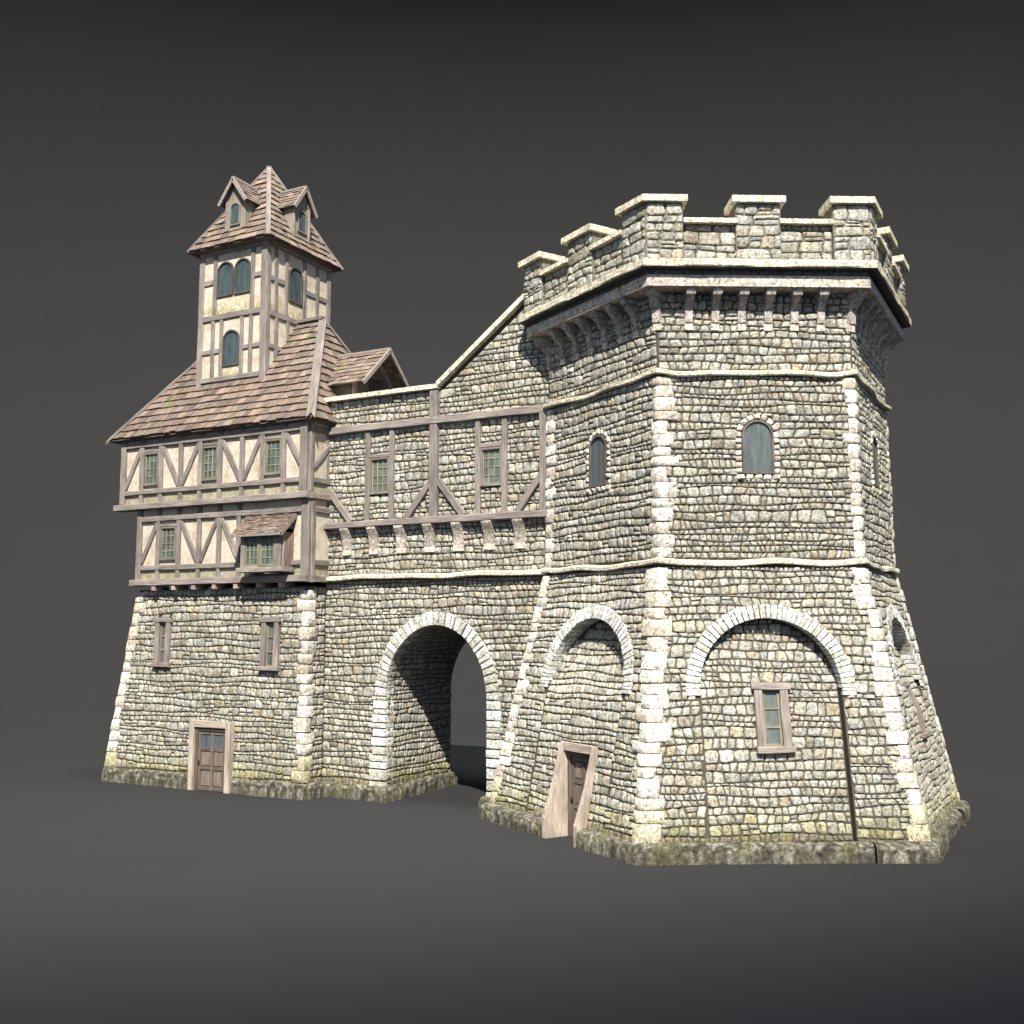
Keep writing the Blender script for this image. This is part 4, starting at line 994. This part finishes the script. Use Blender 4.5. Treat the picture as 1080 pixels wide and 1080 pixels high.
t('rail', (BY0 + .12, 10.98), (-1.1, 10.98), .14, .043)
for a, b in ((BY0 + .12, -1.66), (-1.53, -1.23), (-1.09, -.43), (-.29, .15), (.29, BY1 - .14)): mossband(fbr, a, b, 12.02, 12.42)
arched_window(tur, fbr, -1.06, -.46, 12.47, 13.55, d=.006, fw=.045, proud=.045, glass=TG, frame=(.07, .06, .05))
# turret roof
TX0, TX1, TY0, TY1, TZ = -15.0, -12.0, -2.24, 1.06, 14.0; AP_ = A_([-13.5, -.59, 16.88])
Q_ = [(TX0, TY0, TZ), (TX1, TY0, TZ), (TX1, TY1, TZ), (TX0, TY1, TZ)]
mb = MB(); mb.add([A_(q) - A_([0, 0, .03]) for q in Q_] + [AP_ - A_([0, 0, .05])], [(0, 1, 4), (1, 2, 4), (2, 3, 4), (3, 0, 4)], c0); mb.add([A_(q) - A_([0, 0, .05]) for q in Q_], [(3, 2, 1, 0)], (.14, .11, .09))
for i in range(4): hipslope(mb, Q_[i], Q_[(i+1) % 4], AP_, AP_, .25, (.16, .34), .05)
tr = mb.build('turret_roof', 'tile', house)
for q in Q_:
    mb = MB(); a, b = A_(q), AP_; dr = (b - a) / np.linalg.norm(b - a); bar3(mb, a - dr*.06 + A_([0, 0, .03]), b + A_([0, 0, .04]), .13, .07, (0, 0, 1), (.135, .113, .098)); mb.build('hip_board', 'wood', tr)
w1 = lambda dm, ff: arched_window(dm, ff, -.19, .19, 14.62, 15.30, d=.01, fw=.035, proud=.035, glass=TG, frame=(.16, .14, .11))
gable_dormer(tr, 'x', -.60, -12.20, -13.3, 14.42, 15.36, 15.98, .37, .13, .14, w1, 'turret_dormer', .14)
gable_dormer(tr, '-y', -13.47, 1.97, .9, 14.42, 15.36, 15.98, .38, .13, .14, w1, 'turret_dormer', .14)

def grow(o, k, off):
    o.scale = (k, k, k); o.location = off
grow(up, 1.011, (-.081, .264, -.034))
for o in (tur, tr, dm_): grow(o, 1.0091, (-.067, .218, -.028))
for r, l in ((tower, (0, 0, GZ)), (gate, (-6.6, -.3, GZ)), (house, (-13.6, -.3, GZ))):     # origin of each building at its foot
    r.location = l
    for c in r.children: c.location = Vector(c.location) - Vector(l)

# =================================================================== GROUND, BACKDROP
OX, OY = -6.0, 0.0; VA = math.atan2(.880, -.474); RF = 17.6
mb = MB(); n = 96
def ringpts(r, z): return [(OX + r*cos(2*pi*i/n), OY + r*sin(2*pi*i/n), z) for i in range(n)]
GF = GZ - .003
V = [(OX, OY, GF)] + ringpts(RF + .4, GF); F = [(0, 1 + i, 1 + (i+1) % n) for i in range(n)]
mb.add(V, F, (.1,)*3)
half = n // 2
a0 = VA + radians(112); a1 = VA + radians(248); m = 40; V = []; 
for r in (RF + .2, 60):
    V += [(OX + r*cos(a0 + (a1-a0)*i/m), OY + r*sin(a0 + (a1-a0)*i/m), GF - .003) for i in range(m + 1)]
mb.add(V, [(i, i + 1, m + 2 + i, m + 1 + i) for i in range(m)], (.1,)*3)
g = mb.build('ground', 'floor', None, 179); g['kind'] = 'structure'; g['label'] = 'plain grey studio floor under the castle gatehouse'
mb = MB(); m = 90; k = 40; V = []; b0 = VA - radians(112); b1 = VA + radians(112); CA, CB = 20.6, 22.5
for j in range(k + 1):
    th = j / k * radians(145); r = RF + CA * sin(th); z = GZ + CB * (1 - cos(th))
    V += [(OX + r*cos(b0 + (b1-b0)*i/m), OY + r*sin(b0 + (b1-b0)*i/m), z) for i in range(m + 1)]
mb.add(V, [(j*(m+1) + i, j*(m+1) + i + 1, (j+1)*(m+1) + i + 1, (j+1)*(m+1) + i) for j in range(k) for i in range(m)], (.1,)*3)
g = mb.build('backdrop', 'floor', None, 179); g['kind'] = 'structure'; g['label'] = 'dark grey studio backdrop curving up behind the gatehouse'

# =================================================================== LIGHT
def spot(name, at, aim, d, dist, power, half_deg, blend, col, size):
    L = bpy.data.lights.new(name, 'SPOT'); L.energy = power; L.spot_size = radians(2*half_deg); L.spot_blend = blend; L.color = col; L.shadow_soft_size = size
    o = bpy.data.objects.new(name, L); COL.objects.link(o); d = Vector(d).normalized()
    o.location = Vector(at) + d * dist; o.rotation_euler = (Vector(aim) - o.location).to_track_quat('-Z', 'Y').to_euler(); return o
SUN = (.325, -.598, .733)
spot('key_lamp', (-4.5, -1.5, 5.0), (-35.5, 30.5, GZ), SUN, 192, 5.3e6, 12.4, .40, (1.0, .955, .885), .7).scale = (1.17, 1, 1)
spot('added_overhead_fill', (-11.0, 3, GZ), (-11.0, 3, GZ), (.05, -.17, 1), 46, 8.5e4, 27, 1.0, (.95, .97, 1.0), 6.0)  # added fill light, out of view, brightens the floor around the building
W = bpy.data.worlds.new('World'); SC.world = W; W.use_nodes = True
bg = W.node_tree.nodes['Background']; bg.inputs[0].default_value = (.62, .76, 1.0, 1); bg.inputs[1].default_value = 1.0

# =================================================================== CAMERA
cd = bpy.data.cameras.new('Camera'); cam = bpy.data.objects.new('Camera', cd); COL.objects.link(cam); SC.camera = cam
cd.sensor_width = 36; cd.lens = 36 * 1118.1 / 1080; cd.clip_end = 500
cam.location = (7.408, -24.0, 3.122); cam.rotation_euler = (radians(90 + 6.306), 0, radians(28.32))
SC.view_settings.view_transform = 'Standard'; SC.view_settings.look = 'None'; SC.view_settings.exposure = 0; SC.view_settings.gamma = 1
for o in (tower, gate, house): pass
